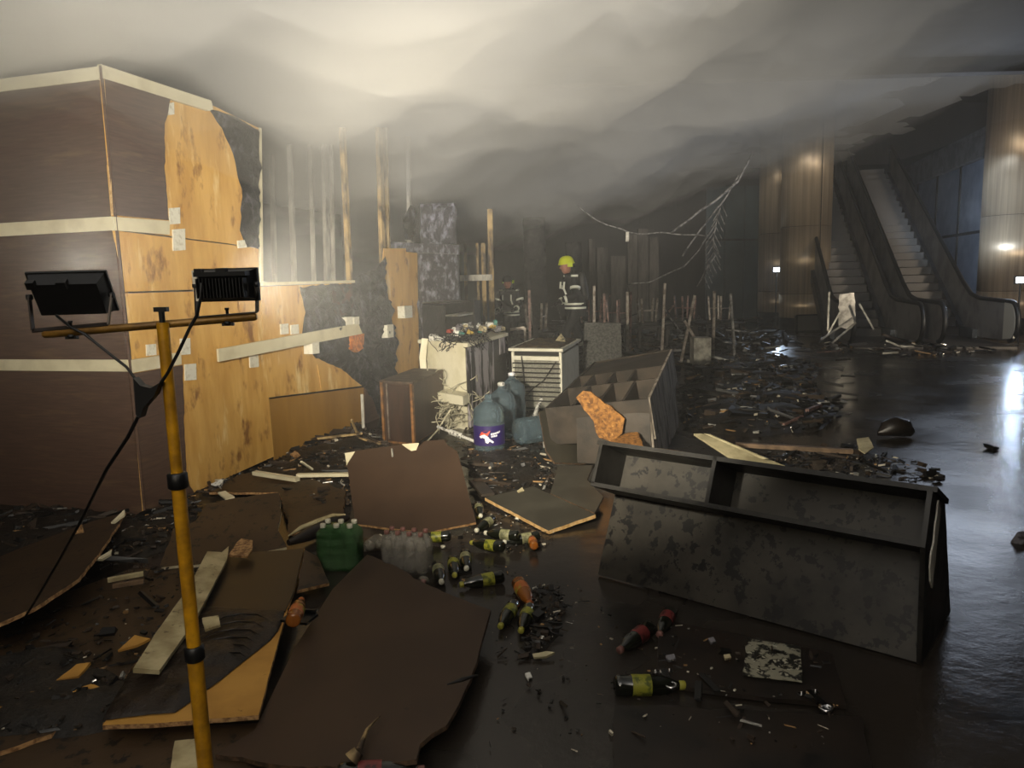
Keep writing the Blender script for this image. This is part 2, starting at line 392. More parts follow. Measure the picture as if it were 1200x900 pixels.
pk.add([V((p.x, p.y, z)) for z in (.3, 3.0) for p in (qa, qb, qb - KN * 2.6, qa - KN * 2.6)], [(3, 2, 1, 0), (4, 5, 6, 7), (0, 1, 5, 4), (1, 2, 6, 5), (2, 3, 7, 6), (3, 0, 4, 7)])
tag(pk.build('smoke_pocket', volmat('pocket', .22, (.93, .91, .88, 1))), 'pale smoke filling the kiosk behind the burnt window', 'smoke', kind='stuff')
# charred stump of wall beyond, with its ledge
PB = K(489, 470); PB.z = 0
Y2 = PB.y + .1
def col_at(x0, x1, ytop, ybot, Y, dp, mat, name, parent, res=.05, amp=.05):
    a = aty(x0, 330, Y); b = aty(x1, 330, Y); zt = aty((x0 + x1) / 2, ytop, Y).z; zb = max(0, aty((x0 + x1) / 2, ybot, Y).z)
    a.z = b.z = zb; up = V((0, 0, zt - zb)); bk = V((0, dp, 0))
    m = MB(); m.plate([a, b, b + up, a + up], dp, V((0, -1, 0))); m.build(name, mat, parent)
    pts = jag([a, b, b + up, a + up], .05, .12, 2)
    sheet(name + '_crust', pts, V((0, -1, 0)), mat, parent, res=res, amp=amp, ridge=.8)
stump = thing('charred_wall_stump', 'purple-grey charred wall stump with a flaking ledge at the kiosk end', 'wall stump', (aty(512, 330, Y2).x, Y2, 0))
col_at(491, 537, 292, 480, Y2, .35, 'char_purple', 'stump_body', stump)
col_at(496, 536, 238, 286, Y2 + .05, .22, 'char_purple', 'upper_skin', stump)
m = MB(); a = aty(456, 289, Y2 - .1); b = aty(538, 293, Y2 - .1); m.beam(a, b, .22, .12); m.build('ledge', 'char_purple', stump)
pts = jag([aty(472, 255, Y2 - .2), aty(481, 240, Y2 - .2), aty(487, 244, Y2 - .2), aty(484, 283, Y2 - .2), aty(474, 281, Y2 - .2)], .02, .05, 8)
m = MB(); m.plate(pts, .05, V((0, -1, 0))); m.build('splinter', 'char', stump)
# metal partition frame beyond the stump
fr = thing('partition_frame', 'scorched metal partition frame with a cross rail beyond the charred stump', 'frame', (aty(560, 330, 12.8).x, 12.8, 0))
for x0, x1, w_ in ((545, 546, .05), (559, 561, .04), (566, 568, .07), (574, 576, .09)):
    m = MB(); a = aty(x1, 365, 12.8); a.z = 0; b = aty(x0, 285 if w_ < .09 else 245, 12.8); m.beam(a, b, w_, .06, (0, 1, 0)); m.build('post', 'stud_wood', fr)
m = MB(); m.beam(aty(538, 326, 12.75), aty(577, 325, 12.75), .05, .1); m.build('rail', 'stud_pale', fr)
# ------------------------------------------------------------------ columns
M('steel_dark', '#3a3632', .5, 1, col2='#1d1b1a', scale=3)
M('box_steel', '#6d675e', .45, 1)
def column(name, label, cx, cy, r, h, blend=0):
    t = thing(name, label, 'column', (cx, cy, 0))
    for z0, z1 in ((.35, 1.02), (1.03, 2.9), (2.91, h)):
        m = MB(); m.lathe([(r, z0), (r, z1)], Matrix.Translation((cx, cy, 0)), 48); m.build('cladding_sheet', 'steel_clad', t)
    m = MB(); m.lathe([(r * .985, 0), (r * .985, .35)], Matrix.Translation((cx, cy, 0)), 40); m.build('skirt', 'steel_dark', t)
    m = MB(); m.lathe([(r * .97, 0.1), (r * .97, h)], Matrix.Translation((cx, cy, 0)), 40); m.build('core', 'steel_dark', t)
    m = MB(); m.box((cx + r * .2, cy - r - .01, (.35 + h) / 2 + .3), (.012, .02, h - 1)); m.build('seam', 'steel_dark', t)
    return t
c1 = aty(942, 350, 21.6)
t = column('steel_column', 'big round steel-clad column left of the two escalators, floodlight glint across it', c1.x, c1.y, .68, 7)
m = MB(); m.box((c1.x - .12, c1.y - .76, .22), (.78, .2, .42)); o = m.build('service_box', 'box_steel', t); m = MB(); m.beam((c1.x - .55, c1.y - .9, .45), (c1.x + .32, c1.y - .9, .45), .04, .04); m.beam((c1.x - .53, c1.y - .9, .0), (c1.x - .53, c1.y - .9, .45), .04, .04); m.beam((c1.x + .3, c1.y - .9, .0), (c1.x + .3, c1.y - .9, .45), .04, .04); m.build('guard_rail', 'steel_dark', t)
c2 = aty(1181, 350, 19.2)
column('steel_column', 'big round steel-clad column at the right edge behind the escalator handrail', c2.x, c2.y, .70, 7)
c3 = aty(912, 340, 25)
column('steel_column', 'half-hidden round column in shadow just left behind the big steel column', c3.x, c3.y, .66, 7)

# ------------------------------------------------------------------ escalators
M('step_metal', '#4f4b46', .5, .6, col2='#4a4642', scale=12, stretch=(1, 1, 3))
M('rail_rubber', '#141516', .45)
M('balus', '#8f8c88', .45, .2, col2='#6f6c69', scale=2)
M('truss_clad', '#6f747a', .35, .8, col2='#575b60', scale=2)
M('newel_lit', '#cfcabb', .4, .2)  # paler than the balustrade: light on the newel panel put into its colour
AZE = RAD(14); ED = V((sin(AZE), cos(AZE), 0)); ES = V((cos(AZE), -sin(AZE), 0))
R2 = V((10.42, 15.75, 0))
def escalator(name, label, right_front, lit_panel=False):
    L0 = right_front - ES * 1.32; mid = right_front - ES * .66
    t = thing(name, label, 'escalator', mid)
    sl = math.tan(RAD(30))
    def P(base, tt, z): return base + ED * tt + V((0, 0, z))
    m = MB(); m.plate([P(L0, -.9, .03), P(right_front, -.9, .03), P(right_front, 2.2, .03), P(L0, 2.2, .03)], .03, V((0, 0, 1))); m.build('landing_plate', 'step_metal', t)
    for k in range(24):
        m = MB(); a = P(L0 + ES * .16, 2.0 + k * .36, 0); b = P(right_front - ES * .16, 2.0 + k * .36, 0); z0 = .03 + k * .208; 
        m.add([a + V((0, 0, z0 - .05)), b + V((0, 0, z0 - .05)), b + V((0, 0, z0 + .19)), a + V((0, 0, z0 + .19)), a + ED * .36 + V((0, 0, z0 + .21)), b + ED * .36 + V((0, 0, z0 + .21)), a + ED * .36 + V((0, 0, z0)), b + ED * .36 + V((0, 0, z0))],
              [(0, 1, 2, 3), (3, 2, 5, 4), (4, 5, 7, 6), (0, 6, 7, 1), (0, 3, 4, 6), (1, 7, 5, 2)]); m.build('step', 'step_metal', t)
    for side, base in (('l', L0), ('r', right_front)):
        arc = [(-.55 + .0 - .38 * sin(a), .52 - .40 * cos(a)) for a in [i * pi / 10 for i in range(11)]]   # from bottom to top of the newel loop
        path = [(.3, .1)] + [(x, z) for x, z in arc] + [(1.2, .94), (1.8, 1.02), (2.4, 1.3), (2.4 + 7.6, 1.3 + 7.6 * sl)]
        low = [(2.4 + 7.6, .25 + 7.6 * sl), (2.4, .22), (1.9, .05)]
        pts = [P(base, a, b) for a, b in path]
        lowp = [P(base, a, b) for a, b in low]
        m = MB(); m.plate([p - ES * 0 for p in pts + lowp], .05, ES); bal = m.build('balustrade', 'balus', t)
        m = MB(); m.tube([p - ES * .025 for p in pts[1:]], .05, 8); m.build('handrail', 'rail_rubber', bal)
        m = MB(); m.beam(P(base, 1.2, .12) - ES * .1, P(base, 2.2, .14) - ES * .1, .1, .24); m.beam(P(base, 2.2, .14) - ES * .1, P(base, 10, .2 + 7.8 * sl) - ES * .1, .1, .3); m.build('skirt', 'truss_clad', t)
    m = MB(); m.plate([P(right_front + ES * .06, 2.2, .0), P(right_front + ES * .06, 2.8, .0), P(right_front + ES * .06, 10.4, .3 + 7.2 * sl), P(right_front + ES * .06, 10.4, 1.2 + 7.6 * sl), P(right_front + ES * .06, 2.4, 1.1)], .05, ES)
    m.build('truss_side', 'truss_clad', t)
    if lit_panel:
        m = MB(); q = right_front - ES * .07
        m.plate([P(q, -.85, .2), P(q, -.3, .14), P(q, -.3, .9), P(q, -.72, .88), P(q, -.88, .6)], .03, -ES); m.build('newel_lit_face', 'newel_lit', t)
    return t
escalator('escalator', 'right of two dead escalators, its newel panel bright beside the right column', R2, True)
escalator('escalator', 'left of two dead escalators, debris piled at its foot beside the big column', R2 - ES * 1.72)
m = MB(); q = R2 - ES * 3.1 + ED * -.2
# twisted sheet and sticks at the foot of the left escalator
M('pale_metal', '#b5b1a6', .4, .5, col2='#7d7970', scale=6)
def panel3(name, label, cat, outl, pl, mats, th=.018, jg=.012, step=.05, seed=0, only=None, parent=None, me=1):
    p = [g(*q) for q in pl]; n = (p[1] - p[0]).cross(p[2] - p[0]).normalized()
    if n.z < 0: n = -n
    pts = [ont(x, y, p[0], n) for x, y in outl]
    if jg: pts = jag(pts, jg, step, seed, only=only)
    m = MB(); m.plate(pts, th, n, 0, me if isinstance(mats, (list, tuple)) else None)
    o = m.build(name, mats, parent)
    if label: tag(o, label, cat)
    return o, p[0], n
def vpanel(name, label, cat, outl, y, mat, th=.02, jg=0, nrm=(0, -1, 0), parent=None, yaw=0):
    n = V((sin(yaw), -cos(yaw), 0)); p0 = aty(outl[0][0], outl[0][1], y)
    pts = [ont(a, b, p0, n) for a, b in outl]
    if jg: pts = jag(pts, jg, .06, y)
    m = MB(); m.plate(pts, th, n); o = m.build(name, mat, parent)
    if label: tag(o, label, cat)
    return o
vpanel('bent_sheet', 'pale bent metal sheet standing at the foot of the left escalator', 'metal sheet', [(984, 345), (1001, 343), (1003, 378), (996, 386), (983, 382)], 15.4, 'pale_metal', jg=.03)
for k, (x0, y0, x1, y1, yy) in enumerate([(972, 342, 970, 388, 15.5), (962, 398, 1000, 372, 15.2), (975, 402, 1003, 378, 14.9), (1007, 356, 1024, 386, 15.2), (970, 392, 985, 365, 15.4), (1038, 399, 1055, 406, 14.5), (1055, 406, 1071, 406, 14.5), (1034, 414, 1053, 413, 13.5)]):
    m = MB(); a = aty(x0, y0, yy); b = aty(x1, y1, yy - .1); a.z = max(a.z, .02); b.z = max(b.z, .02); m.beam(a, b, .035, .035)
    tag(m.build('metal_strip', 'pale_metal'), 'thin pale metal strip in the heap at the foot of the escalators', 'metal strip', 'metal strips at the escalator foot')
# ------------------------------------------------------------------ right wall with bluish glazing beyond the escalators
M('blue_glazing', '#6f7a8c', .35, col2='#8d97a6', scale=2.5, lo=.4, hi=.7)
M('concrete_grey', '#6a6866', .8, col2='#4d4b49', scale=3)
w0 = V((12.85, 20.3, 0)); wd = V((sin(RAD(14)), cos(RAD(14)), 0)); wn = V((-wd.y, wd.x, 0))
wr = bpy.data.objects.new('wall_right', None); C.objects.link(wr); wr.location = w0; wr['_w'] = tuple(w0); struct(wr)
for k in range(4):
    a = w0 + wd * (k * 2.2 + .03); b = w0 + wd * (k * 2.2 + 2.17); z0 = V((0, 0, .1)); z1 = V((0, 0, 4.55))
    m = MB(); m.plate([a + z0, b + z0, b + z1, a + z1], .04, wn); m.build('glass_pane', 'blue_glazing', wr)
for k in range(5):
    a = w0 + wd * (k * 2.2); m = MB(); m.beam(a, a + V((0, 0, 4.6)), .06, .1, wd); m.build('mullion', 'steel_dark', wr)
m = MB(); m.beam(w0 + V((0, 0, 4.95)), w0 + wd * 9 + V((0, 0, 4.95)), .3, .75); m.build('soffit_beam', 'concrete_grey', wr)
m = MB(); m.beam(w0 + V((0, 0, 2.6)), w0 + wd * 9 + V((0, 0, 2.6)), .08, .08); m.build('transom', 'steel_dark', wr)
# teal glazed screen left of the columns, and the burnt-out far end
M('teal_glass', '#2c3a3c', .3, col2='#1f2a2c', scale=1.5)
ts = thing('glazed_screen', 'dark teal glazed screen standing between hanging wires and the steel columns', 'screen', (aty(870, 330, 26).x, 26, 0))
for x0, x1 in ((828, 850), (851, 873), (874, 896)):
    a = aty(x0, 200, 26); b = aty(x1, 200, 26); m = MB(); m.plate([V((a.x, 26, .1)), V((b.x, 26, .1)), V((b.x, 26, 4.6)), V((a.x, 26, 4.6))], .04, V((0, -1, 0))); m.build('glass_pane', 'teal_glass', ts)
m = MB(); a = aty(826, 281, 25.9); b = aty(898, 281, 25.9); m.beam(a, b, .07, .07); m.build('transom', 'steel_dark', ts)
M('ash_wall', '#5a5550', .85, col2='#34312e', scale=4, stretch=(1, 1, .2), bump=.02, bscale=5)
fs_ = thing('burnt_shopfront', 'burnt shopfront of upright panels behind the firefighter', 'shopfront', (aty(755, 330, 27).x, 27, 0))
for k, (x0, x1, yt) in enumerate([(736, 747, 275), (748, 760, 268), (761, 772, 278), (700, 712, 290), (716, 733, 300), (690, 697, 280)]):
    a = aty(x0, yt, 27); b = aty(x1, yt, 27); m = MB(); m.plate([V((a.x, 27, 0)), V((b.x, 27, 0)), V((b.x, 27, b.z)), V((a.x, 27, a.z))], .1, V((0, -1, 0))); m.build('upright_panel', 'ash_wall', fs_)
def ragged_post(name, label, x0, x1, yt, yb, Y, mat='char', cat='post'):
    t = thing(name, label, cat, (aty((x0 + x1) / 2, 330, Y).x, Y, 0))
    col_at(x0, x1, yt, yb, Y, .3, mat, 'post_core', t, res=.12, amp=.12); return t
M('char_dull', '#1c1b1b', .7, col2='#4a4744', scale=6, lo=.55, hi=.8, bump=.03, bscale=8)
ragged_post('charred_pillar', 'charred ragged pillar in the dark left of the firefighter', 615, 640, 255, 400, 17, 'char_dull')
ragged_post('charred_pillar', 'burnt pillar stump directly behind the firefighter', 664, 682, 284, 400, 18, 'char_dull')
# ------------------------------------------------------------------ hanging wires
M('wire_grey', '#8a8784', .6, col2='#3b3a39', scale=10)
def catn(p, q, sag, n=14):
    return [p.lerp(q, i / n) - V((0, 0, sag * 4 * (i / n) * (1 - i / n))) for i in range(n + 1)]
def wire(pxs, Y, r=.018, label=None, grp=None, wob=.05, seed=0):
    pts = [aty(x, y, Y + (k * .0)) for k, (x, y) in enumerate(pxs)]
    out = []
    for i in range(len(pts) - 1):
        for j in range(6):
            q = pts[i].lerp(pts[i + 1], j / 6); out.append(q + V((0, 0, wob * noise.noise(q * 2 + V((seed, 0, 0))))))
    out.append(pts[-1]); m = MB(); m.tube(out, r, 5); o = m.build('hanging_wire', 'wire_grey'); tag(o, label, 'wire', grp); return o
wire([(676, 242), (700, 258), (735, 272), (770, 274), (798, 274), (830, 276)], 16, .016, 'long sagging wire hanging across the hall above the firefighter')
wire([(882, 180), (865, 212), (840, 234), (810, 256), (786, 272)], 17, .028, 'upper branch of the fallen cable bundle left of the steel column', seed=2)
wire([(866, 206), (845, 240), (822, 268), (800, 300)], 17, .02, 'middle branch of the fallen cable bundle left of the steel column', seed=3)
wire([(838, 262), (820, 292), (802, 312), (760, 330), (735, 334)], 17, .016, 'lowest branch of the fallen cable bundle, ending near the posts', seed=4)
m = MB(); sp = [(847, 235), (840, 258), (836, 280), (838, 300), (830, 310), (824, 328)]
pts = [aty(x, y, 17.2) for x, y in sp]; m.tube(pts, .014, 5)
for i in range(26):
    k = i / 26 * (len(pts) - 1); q = pts[int(k)].lerp(pts[int(k) + 1], k % 1); sd = 1 if i % 2 else -1
    e = q + V((sd * .16 + rnd.uniform(-.03, .03), .04, -.28)); m.tube([q, e], .012, 4)
tag(m.build('wire_mesh_strip', 'wire_grey'), 'torn herringbone strip of wire mesh dangling left of the steel column', 'wire mesh')
m = MB(); a = aty(735, 272, 16); m.box(a + V((0, 0, -.1)), (.07, .05, .2)); tag(m.build('wire_clamp', 'pale_metal'), 'small pale clamp hanging on the sagging wire', 'clamp')
# small work lamps shining in the hall
M('lamp_glow_cool', '#ffffff', .4, emit='#dce8ff', estr=9)
M('lamp_body', '#1a1a1a', .5)
def hall_lamp(name, label, p, power, col, tgt, ang=150):
    t = thing(name, label, 'lamp', (p.x, p.y, 0))
    m = MB(); m.tube([(p.x, p.y, .04), (p.x, p.y, p.z - .05)], .02, 6)
    for k in range(3): a = k * 2.1; m.tube([(p.x, p.y, .35), (p.x + .4 * cos(a), p.y + .4 * sin(a), .01)], .015, 5)
    m.build('stand', 'lamp_body', t)
    d = (V(tgt) - p).normalized(); R_ = d.to_track_quat('Y', 'Z').to_matrix()
    m = MB(); m.box(p, (.24, .06, .18), R_); m.build('housing', 'lamp_body', t)
    m = MB(); m.box(p + d * .032, (.18, .008, .12), R_); m.build('lens', 'lamp_glow_cool', t)
    lamp('hall_lamp_light', 'SPOT', p + d * .1, tgt, power, col, .06, ang, .6)
hall_lamp('work_lamp', 'bright cool work lamp on a stand at the right edge beside the column', aty(1196, 328, 16.0), 60, COOL, (8, 8, .6))
hall_lamp('work_lamp', 'small cool work lamp glowing left of the big steel column', aty(910, 316, 22.5), 120, COOL, (6.0, 12, .8))
# ------------------------------------------------------------------ tables and upturned stools in the dark
M('charred_wood', '#191715', .7, col2='#2e2a26', scale=5, bump=.01)
M('leg_pale', '#a39a90', .4, .4, col2='#6a5f58', scale=9)
M('leg_pink', '#8a6a62', .5, .2, col2='#4a3a36', scale=9)
def make_table():
    t = thing('charred_table', 'charred table', 'table', (0, 0, 0))
    m = MB(); m.box((0, 0, .60), (.9, .8, .04)); m.build('tabletop', 'charred_wood', t)
    for sx in (-1, 1):
        for sy in (-1, 1): m = MB(); m.box((sx * .38, sy * .33, .29), (.05, .05, .58)); m.build('leg', 'charred_wood', t)
    return t
def make_stool(mt):
    t = thing('upturned_stool', '', 'stool', (0, 0, 0))
    m = MB(); m.box((0, 0, .03), (.36, .36, .05)); m.build('seat', 'charred_wood', t)
    for sx in (-1, 1):
        for sy in (-1, 1): m = MB(); m.beam((sx * .14, sy * .14, .05), (sx * .17, sy * .17, .56), .035, .035); m.build('leg', mt, t)
    m = MB(); m.beam((-.15, -.15, .3), (.15, -.15, .3), .02, .02); m.beam((-.15, .15, .3), (.15, .15, .3), .02, .02); m.build('stretcher', mt, t)
    return t
tb = make_table(); st_a = make_stool('leg_pale'); st_b = make_stool('leg_pink')
tpos = [(626, 14.6), (690, 16.2), (722, 15.2), (756, 15.8), (800, 16.6), (840, 16.0)]
tl = ['leftmost charred table left of the firefighter', 'charred table just behind the granite-grey block', 'charred table right of the granite-grey block', 'charred table below the sagging wire clamp', 'charred table below the fallen cable bundle', 'charred table nearest the big steel column']
for k, (px, Y) in enumerate(tpos):
    x = aty(px, 400, Y).x
    o = tb if k == 0 else copy_tree(tb)
    o.location = (x, Y, 0); o.rotation_euler = (0, 0, rnd.uniform(-.5, .5)); o['label'] = tl[k]; o['group'] = 'charred tables in the dark hall'
    s = (st_a if k != 1 else st_b) if k < 2 else copy_tree(st_a if k in (3, 5) else st_b)
    s.location = (x + .05, Y, .622); s.rotation_euler = (0, 0, rnd.uniform(0, 1.5)); s['group'] = 'upturned stools on the charred tables'
    s['label'] = 'upturned stool with legs in the air on the ' + tl[k]
for k, (x0, y0, x1, y1, Y, mt) in enumerate([(696, 335, 696, 372, 14.0, 'leg_pale'), (735, 342, 735, 385, 13.6, 'leg_pale'), (739, 342, 738, 372, 14.2, 'leg_pink'), (779, 332, 775, 356, 13.8, 'leg_pale'), (837, 341, 836, 386, 13.6, 'leg_pale'), (814, 346, 798, 362, 14, 'leg_pale'), (802, 376, 832, 358, 13.9, 'leg_pale'), (620, 340, 620, 362, 13.8, 'leg_pink'), (856, 344, 862, 380, 13.9, 'wire_grey'), (708, 344, 708, 380, 13.8, 'leg_pink')]):
    m = MB(); a = aty(x1, y1, Y); b = aty(x0, y0, Y); a.z = 0.0; m.beam(a, b, .045, .045, (0, 1, 0)); o = m.build('metal_post', mt)
    tag(o, ['pale burnt post just right of the firefighter', 'pale tall post right of the speckled board', 'pinkish post paired with the pale tall one right of the speckled board', 'tilted pale post below the fallen cable bundle', 'tallest straight pale post near the small bollard', 'pale bar leaning up left of the small bollard', 'pale bar leaning over the small bollard', 'pinkish post left of the firefighter', 'bent grey post right of the small bollard', 'pinkish post above the speckled board'][k], 'post', 'metal posts in the dark wreckage')
m = MB(); a = aty(807, 378, 13.2); m.box((aty(821, 385, 13).x, 13, .3), (.3, .3, .52)); tag(m.build('small_bollard', 'pale_metal'), 'short pale box bollard standing on wet floor below the cable bundle', 'bollard')
M('granite', '#55544f', .6, col2='#2f2e2b', scale=30, lo=.4, hi=.6)
vpanel('speckled_block', 'grey speckled board standing on edge to the right of the firefighter', 'board', [(685, 378), (728, 379), (729, 447), (683, 447)], 11.6, 'granite', .12)
# ================================================================== middle ground
def prism(m, foot, z0, z1, mi=0):
    n = len(foot); lo = [V((p.x, p.y, z0)) for p in foot]; hi = [V((p.x, p.y, z1)) for p in foot]
    a = sum((foot[i].x * foot[(i + 1) % n].y - foot[(i + 1) % n].x * foot[i].y) for i in range(n))
    if a < 0: lo.reverse(); hi.reverse()
    return m.add(lo + hi, [tuple(range(n))[::-1], tuple(range(n, 2 * n))] + [(i, (i + 1) % n, (i + 1) % n + n, i + n) for i in range(n)], mi)
def uv(F, A, B):    # corner F, left end A, right/back end B -> function (u,v)->point
    eu = A - F; ev = B - F
    return lambda u, v: V((F.x + eu.x * u + ev.x * v, F.y + eu.y * u + ev.y * v, 0))
# ---- brown cabinet
M('cab_brown', '#3c2a20', .5, col2='#2a1d16', scale=6, stretch=(1, 1, .3), bump=.002)
M('cab_edge', '#8c6238', .55, col2='#5a3d22', scale=14)
M('cab_top', '#3d3027', .6, col2='#6b5a48', scale=9, lo=.5, hi=.75)
F = g(487, 523); A = g(450, 519); B = g(522, 500); q = uv(F, A, B); H1 = .66
t = thing('brown_cabinet', 'scorched dark brown cabinet standing between plywood wall and white counter', 'cabinet', q(.5, .5))
def pr(name, foot, z0, z1, mat, parent): m = MB(); prism(m, foot, z0, z1); return m.build(name, mat, parent)
pr('body', [q(0.02, 0), q(1, 0), q(1, 1), q(0.02, 1)], .03, H1 - .02, 'cab_brown', t)
pr('top', [q(-.02, -.02), q(1.02, -.02), q(1.02, 1.02), q(-.02, 1.02)], H1 - .02, H1, 'cab_top', t)
for a in (.0, .93): pr('edge_strip', [q(a, -.03), q(a + .07, -.03), q(a + .07, .02), q(a, .02)], .03, H1 - .02, 'cab_edge', t)
pr('door', [q(.12, -.012), q(.88, -.012), q(.88, .01), q(.12, .01)], .06, H1 - .05, 'cab_brown', t)
pr('inner_strip', [q(.78, -.03), q(.81, -.03), q(.81, 0), q(.78, 0)], .05, H1 - .03, 'leg_pale', t)
pr('plinth', [q(.1, .03), q(.9, .03), q(.9, .97), q(.1, .97)], 0, .03, 'cab_edge', t)
# ---- white counter with burnt right side
M('counter_white', '#dbd5bd', .5, col2='#bdb595', scale=4, lo=.45, hi=.8, spots=('#3a3324', 3, .68, (1, 1, 1), .1))
M('counter_peel', '#a29ba0', .6, col2='#1b1918', scale=6, stretch=(1, 1, .25), lo=.47, hi=.53, bump=.008)
M('burnt_black', '#0f0e0e', .6, col2='#2b2826', scale=12, lo=.5, hi=.75, bump=.01)
F = g(552, 505); A = g(498, 493); B = g(596, 478); q = uv(F, A, B); HC = aty(552, 402, F.y).z
t = thing('white_counter', 'cream-white counter with a charred peeling right side, burnt rubbish on top', 'counter', q(.5, .5))
pr('body', [q(0.02, 0.02), q(.98, 0.02), q(.98, 1), q(0.02, 1)], 0, HC - .04, 'burnt_black', t)
pr('front_panel', [q(.06, -.0), q(.98, -.0), q(.98, .03), q(.06, .03)], .28, HC - .04, 'counter_white', t)
pr('lower_panel', [q(.06, -.0), q(.98, -.0), q(.98, .03), q(.06, .03)], .0, .27, 'counter_white', t)
pr('top', [q(-.02, -.03), q(1.05, -.03), q(1.05, 1.02), q(-.02, 1.02)], HC - .04, HC, 'counter_white', t)
pr('peeling_panel', [q(0, .05), q(.03, .05), q(.03, .62), q(0, .62)], .05, HC - .05, 'counter_peel', t)
pr('peeling_panel', [q(0.005, .8), q(.03, .8), q(.03, .95), q(0.005, .95)], HC - .25, HC - .05, 'counter_peel', t)
pr('corner_strip', [q(-.03, -.03), q(.02, -.03), q(.02, .03), q(-.03, .03)], .05, HC - .05, 'counter_peel', t)
pr('lower_ledge', [q(-.02, -.17), q(.55, -.17), q(.55, .0), q(-.02, .0)], .33, .43, 'counter_white', t)
m = MB()
for k in range(7):
    u = .82 + k * .02; m.tube([q(u, -.03) + V((0, 0, HC + .02)), q(u + .02, -.08) + V((0, 0, HC - .2)), q(u - .03, -.1) + V((0, 0, HC - .55 - .05 * (k % 3)))], .008, 5)
tag(m.build('hanging_cables', 'counter_white'), 'bunch of pale cables hanging over the left front edge of the white counter', 'cable')
for k in range(5):
    pass
CQ = q
# burnt black oven on the counter
def qz(u, v, z): return CQ(u, v) + V((0, 0, z))
t = thing('burnt_oven', 'burnt-out black countertop oven box with open front, on the white counter', 'oven', qz(.55, .2, HC))
pr('left_side', [CQ(1.0, .05), CQ(.97, .05), CQ(.97, .55), CQ(1.0, .55)], HC + .002, HC + .42, 'burnt_black', t)
pr('front_plate', [CQ(1.0, .04), CQ(.5, .04), CQ(.5, .06), CQ(1.0, .06)], HC + .002, HC + .4, 'burnt_black', t)
pr('back', [CQ(1.0, .53), CQ(.2, .53), CQ(.2, .56), CQ(1.0, .56)], HC + .002, HC + .44, 'burnt_black', t)
pr('right_side', [CQ(.2, .4), CQ(.23, .4), CQ(.23, .55), CQ(.2, .55)], HC + .002, HC + .44, 'burnt_black', t)
pr('shelf', [CQ(.5, .06), CQ(.23, .06), CQ(.23, .5), CQ(.5, .5)], HC + .28, HC + .295, 'pale_metal', t)
pr('top', [CQ(1.0, .05), CQ(.62, .05), CQ(.4, .55), CQ(1.0, .55)], HC + .42, HC + .435, 'box_steel', t)
for n_, c_ in (('junk_white', '#cfcdc6'), ('junk_teal', '#3c7c72'), ('junk_red', '#8f3b2f'), ('junk_yellow', '#a98f3c'), ('junk_grey', '#77757a'), ('junk_cream', '#b6a986')): M(n_, c_, .5, col2='#1c1a18', scale=25, lo=.5, hi=.62)
names = {'junk_white': 'white', 'junk_teal': 'teal', 'junk_red': 'red', 'junk_yellow': 'yellow', 'junk_grey': 'grey', 'junk_cream': 'cream'}
def bit(c, s, mat, rn):
    m = MB(); vs = []; k = len(m.v)
    R_ = Matrix.Rotation(rn.uniform(0, 3), 3, 'Z') @ Matrix.Rotation(rn.uniform(-.5, .5), 3, 'X')
    m.box(c, (s * rn.uniform(.7, 1.3), s * rn.uniform(.5, 1), s * rn.uniform(.4, .9)), R_)
    for i in range(8): m.v[i] += V((rn.uniform(-1, 1), rn.uniform(-1, 1), rn.uniform(-1, 1))) * s * .14
    return m
r5 = random.Random(3)
jm = ['junk_white', 'junk_teal', 'junk_red', 'junk_yellow', 'junk_grey', 'junk_cream', 'junk_white', 'junk_grey']
for k in range(46):
    u = r5.uniform(.0, .5); v = r5.uniform(.08, .95); mt = jm[k % 8]
    if k < 14: u = r5.uniform(.26, .48); v = r5.uniform(.1, .45); mt = r5.choice(['junk_teal', 'junk_teal', 'junk_white', 'junk_grey'])
    m = bit(qz(u, v, HC + .05 + r5.uniform(0, .1 if v < .9 else .02)), .08, mt, r5)
    tag(m.build('scorched_pack', mt), 'small scorched %s pack in the jumble on the white counter' % names[mt], 'pack', 'scorched %s packs on the counter' % names[mt])
for k, (u, v) in enumerate([(.72, .0), (.6, .02), (.52, -.02)]):
    m = bit(qz(u, v, HC + .035), .09 if k == 0 else .06, 'junk_white', r5)
    tag(m.build('crumpled_paper', 'junk_white'), ['largest crumpled white paper at the front edge of the counter', 'small white scrap beside the largest crumpled paper on the counter', 'white scrap nearest the burnt fibres on the counter'][k], 'paper')
# ---- burnt fibre mat hanging over the edge
def fibres(name, label, cat, c, spread, n, L, r, mat, rn, seg=4, kind='stuff', droop=.3):
    m = MB()
    for k in range(n):
        p = V(c) + V((rn.gauss(0, spread[0]), rn.gauss(0, spread[1]), abs(rn.gauss(0, spread[2]))))
        pts = [p]; d = V((rn.gauss(0, 1), rn.gauss(0, 1), rn.gauss(0, .4))).normalized()
        for j in range(seg):
            d = (d + V((rn.gauss(0, .6), rn.gauss(0, .6), rn.gauss(0, .4) - droop))).normalized(); p = p + d * L / seg
            if p.z < r: p.z = r
            pts.append(p)
        m.tube(pts, r, 4, caps=False)
    return tag(m.build(name, mat), label, cat, kind=kind)
fibres('burnt_fibres', 'black tangle of burnt fibres spilling over the front corner of the white counter', 'fibres', qz(.2, .12, HC + .02), (.12, .12, .04), 160, .22, .004, 'burnt_black', r5)
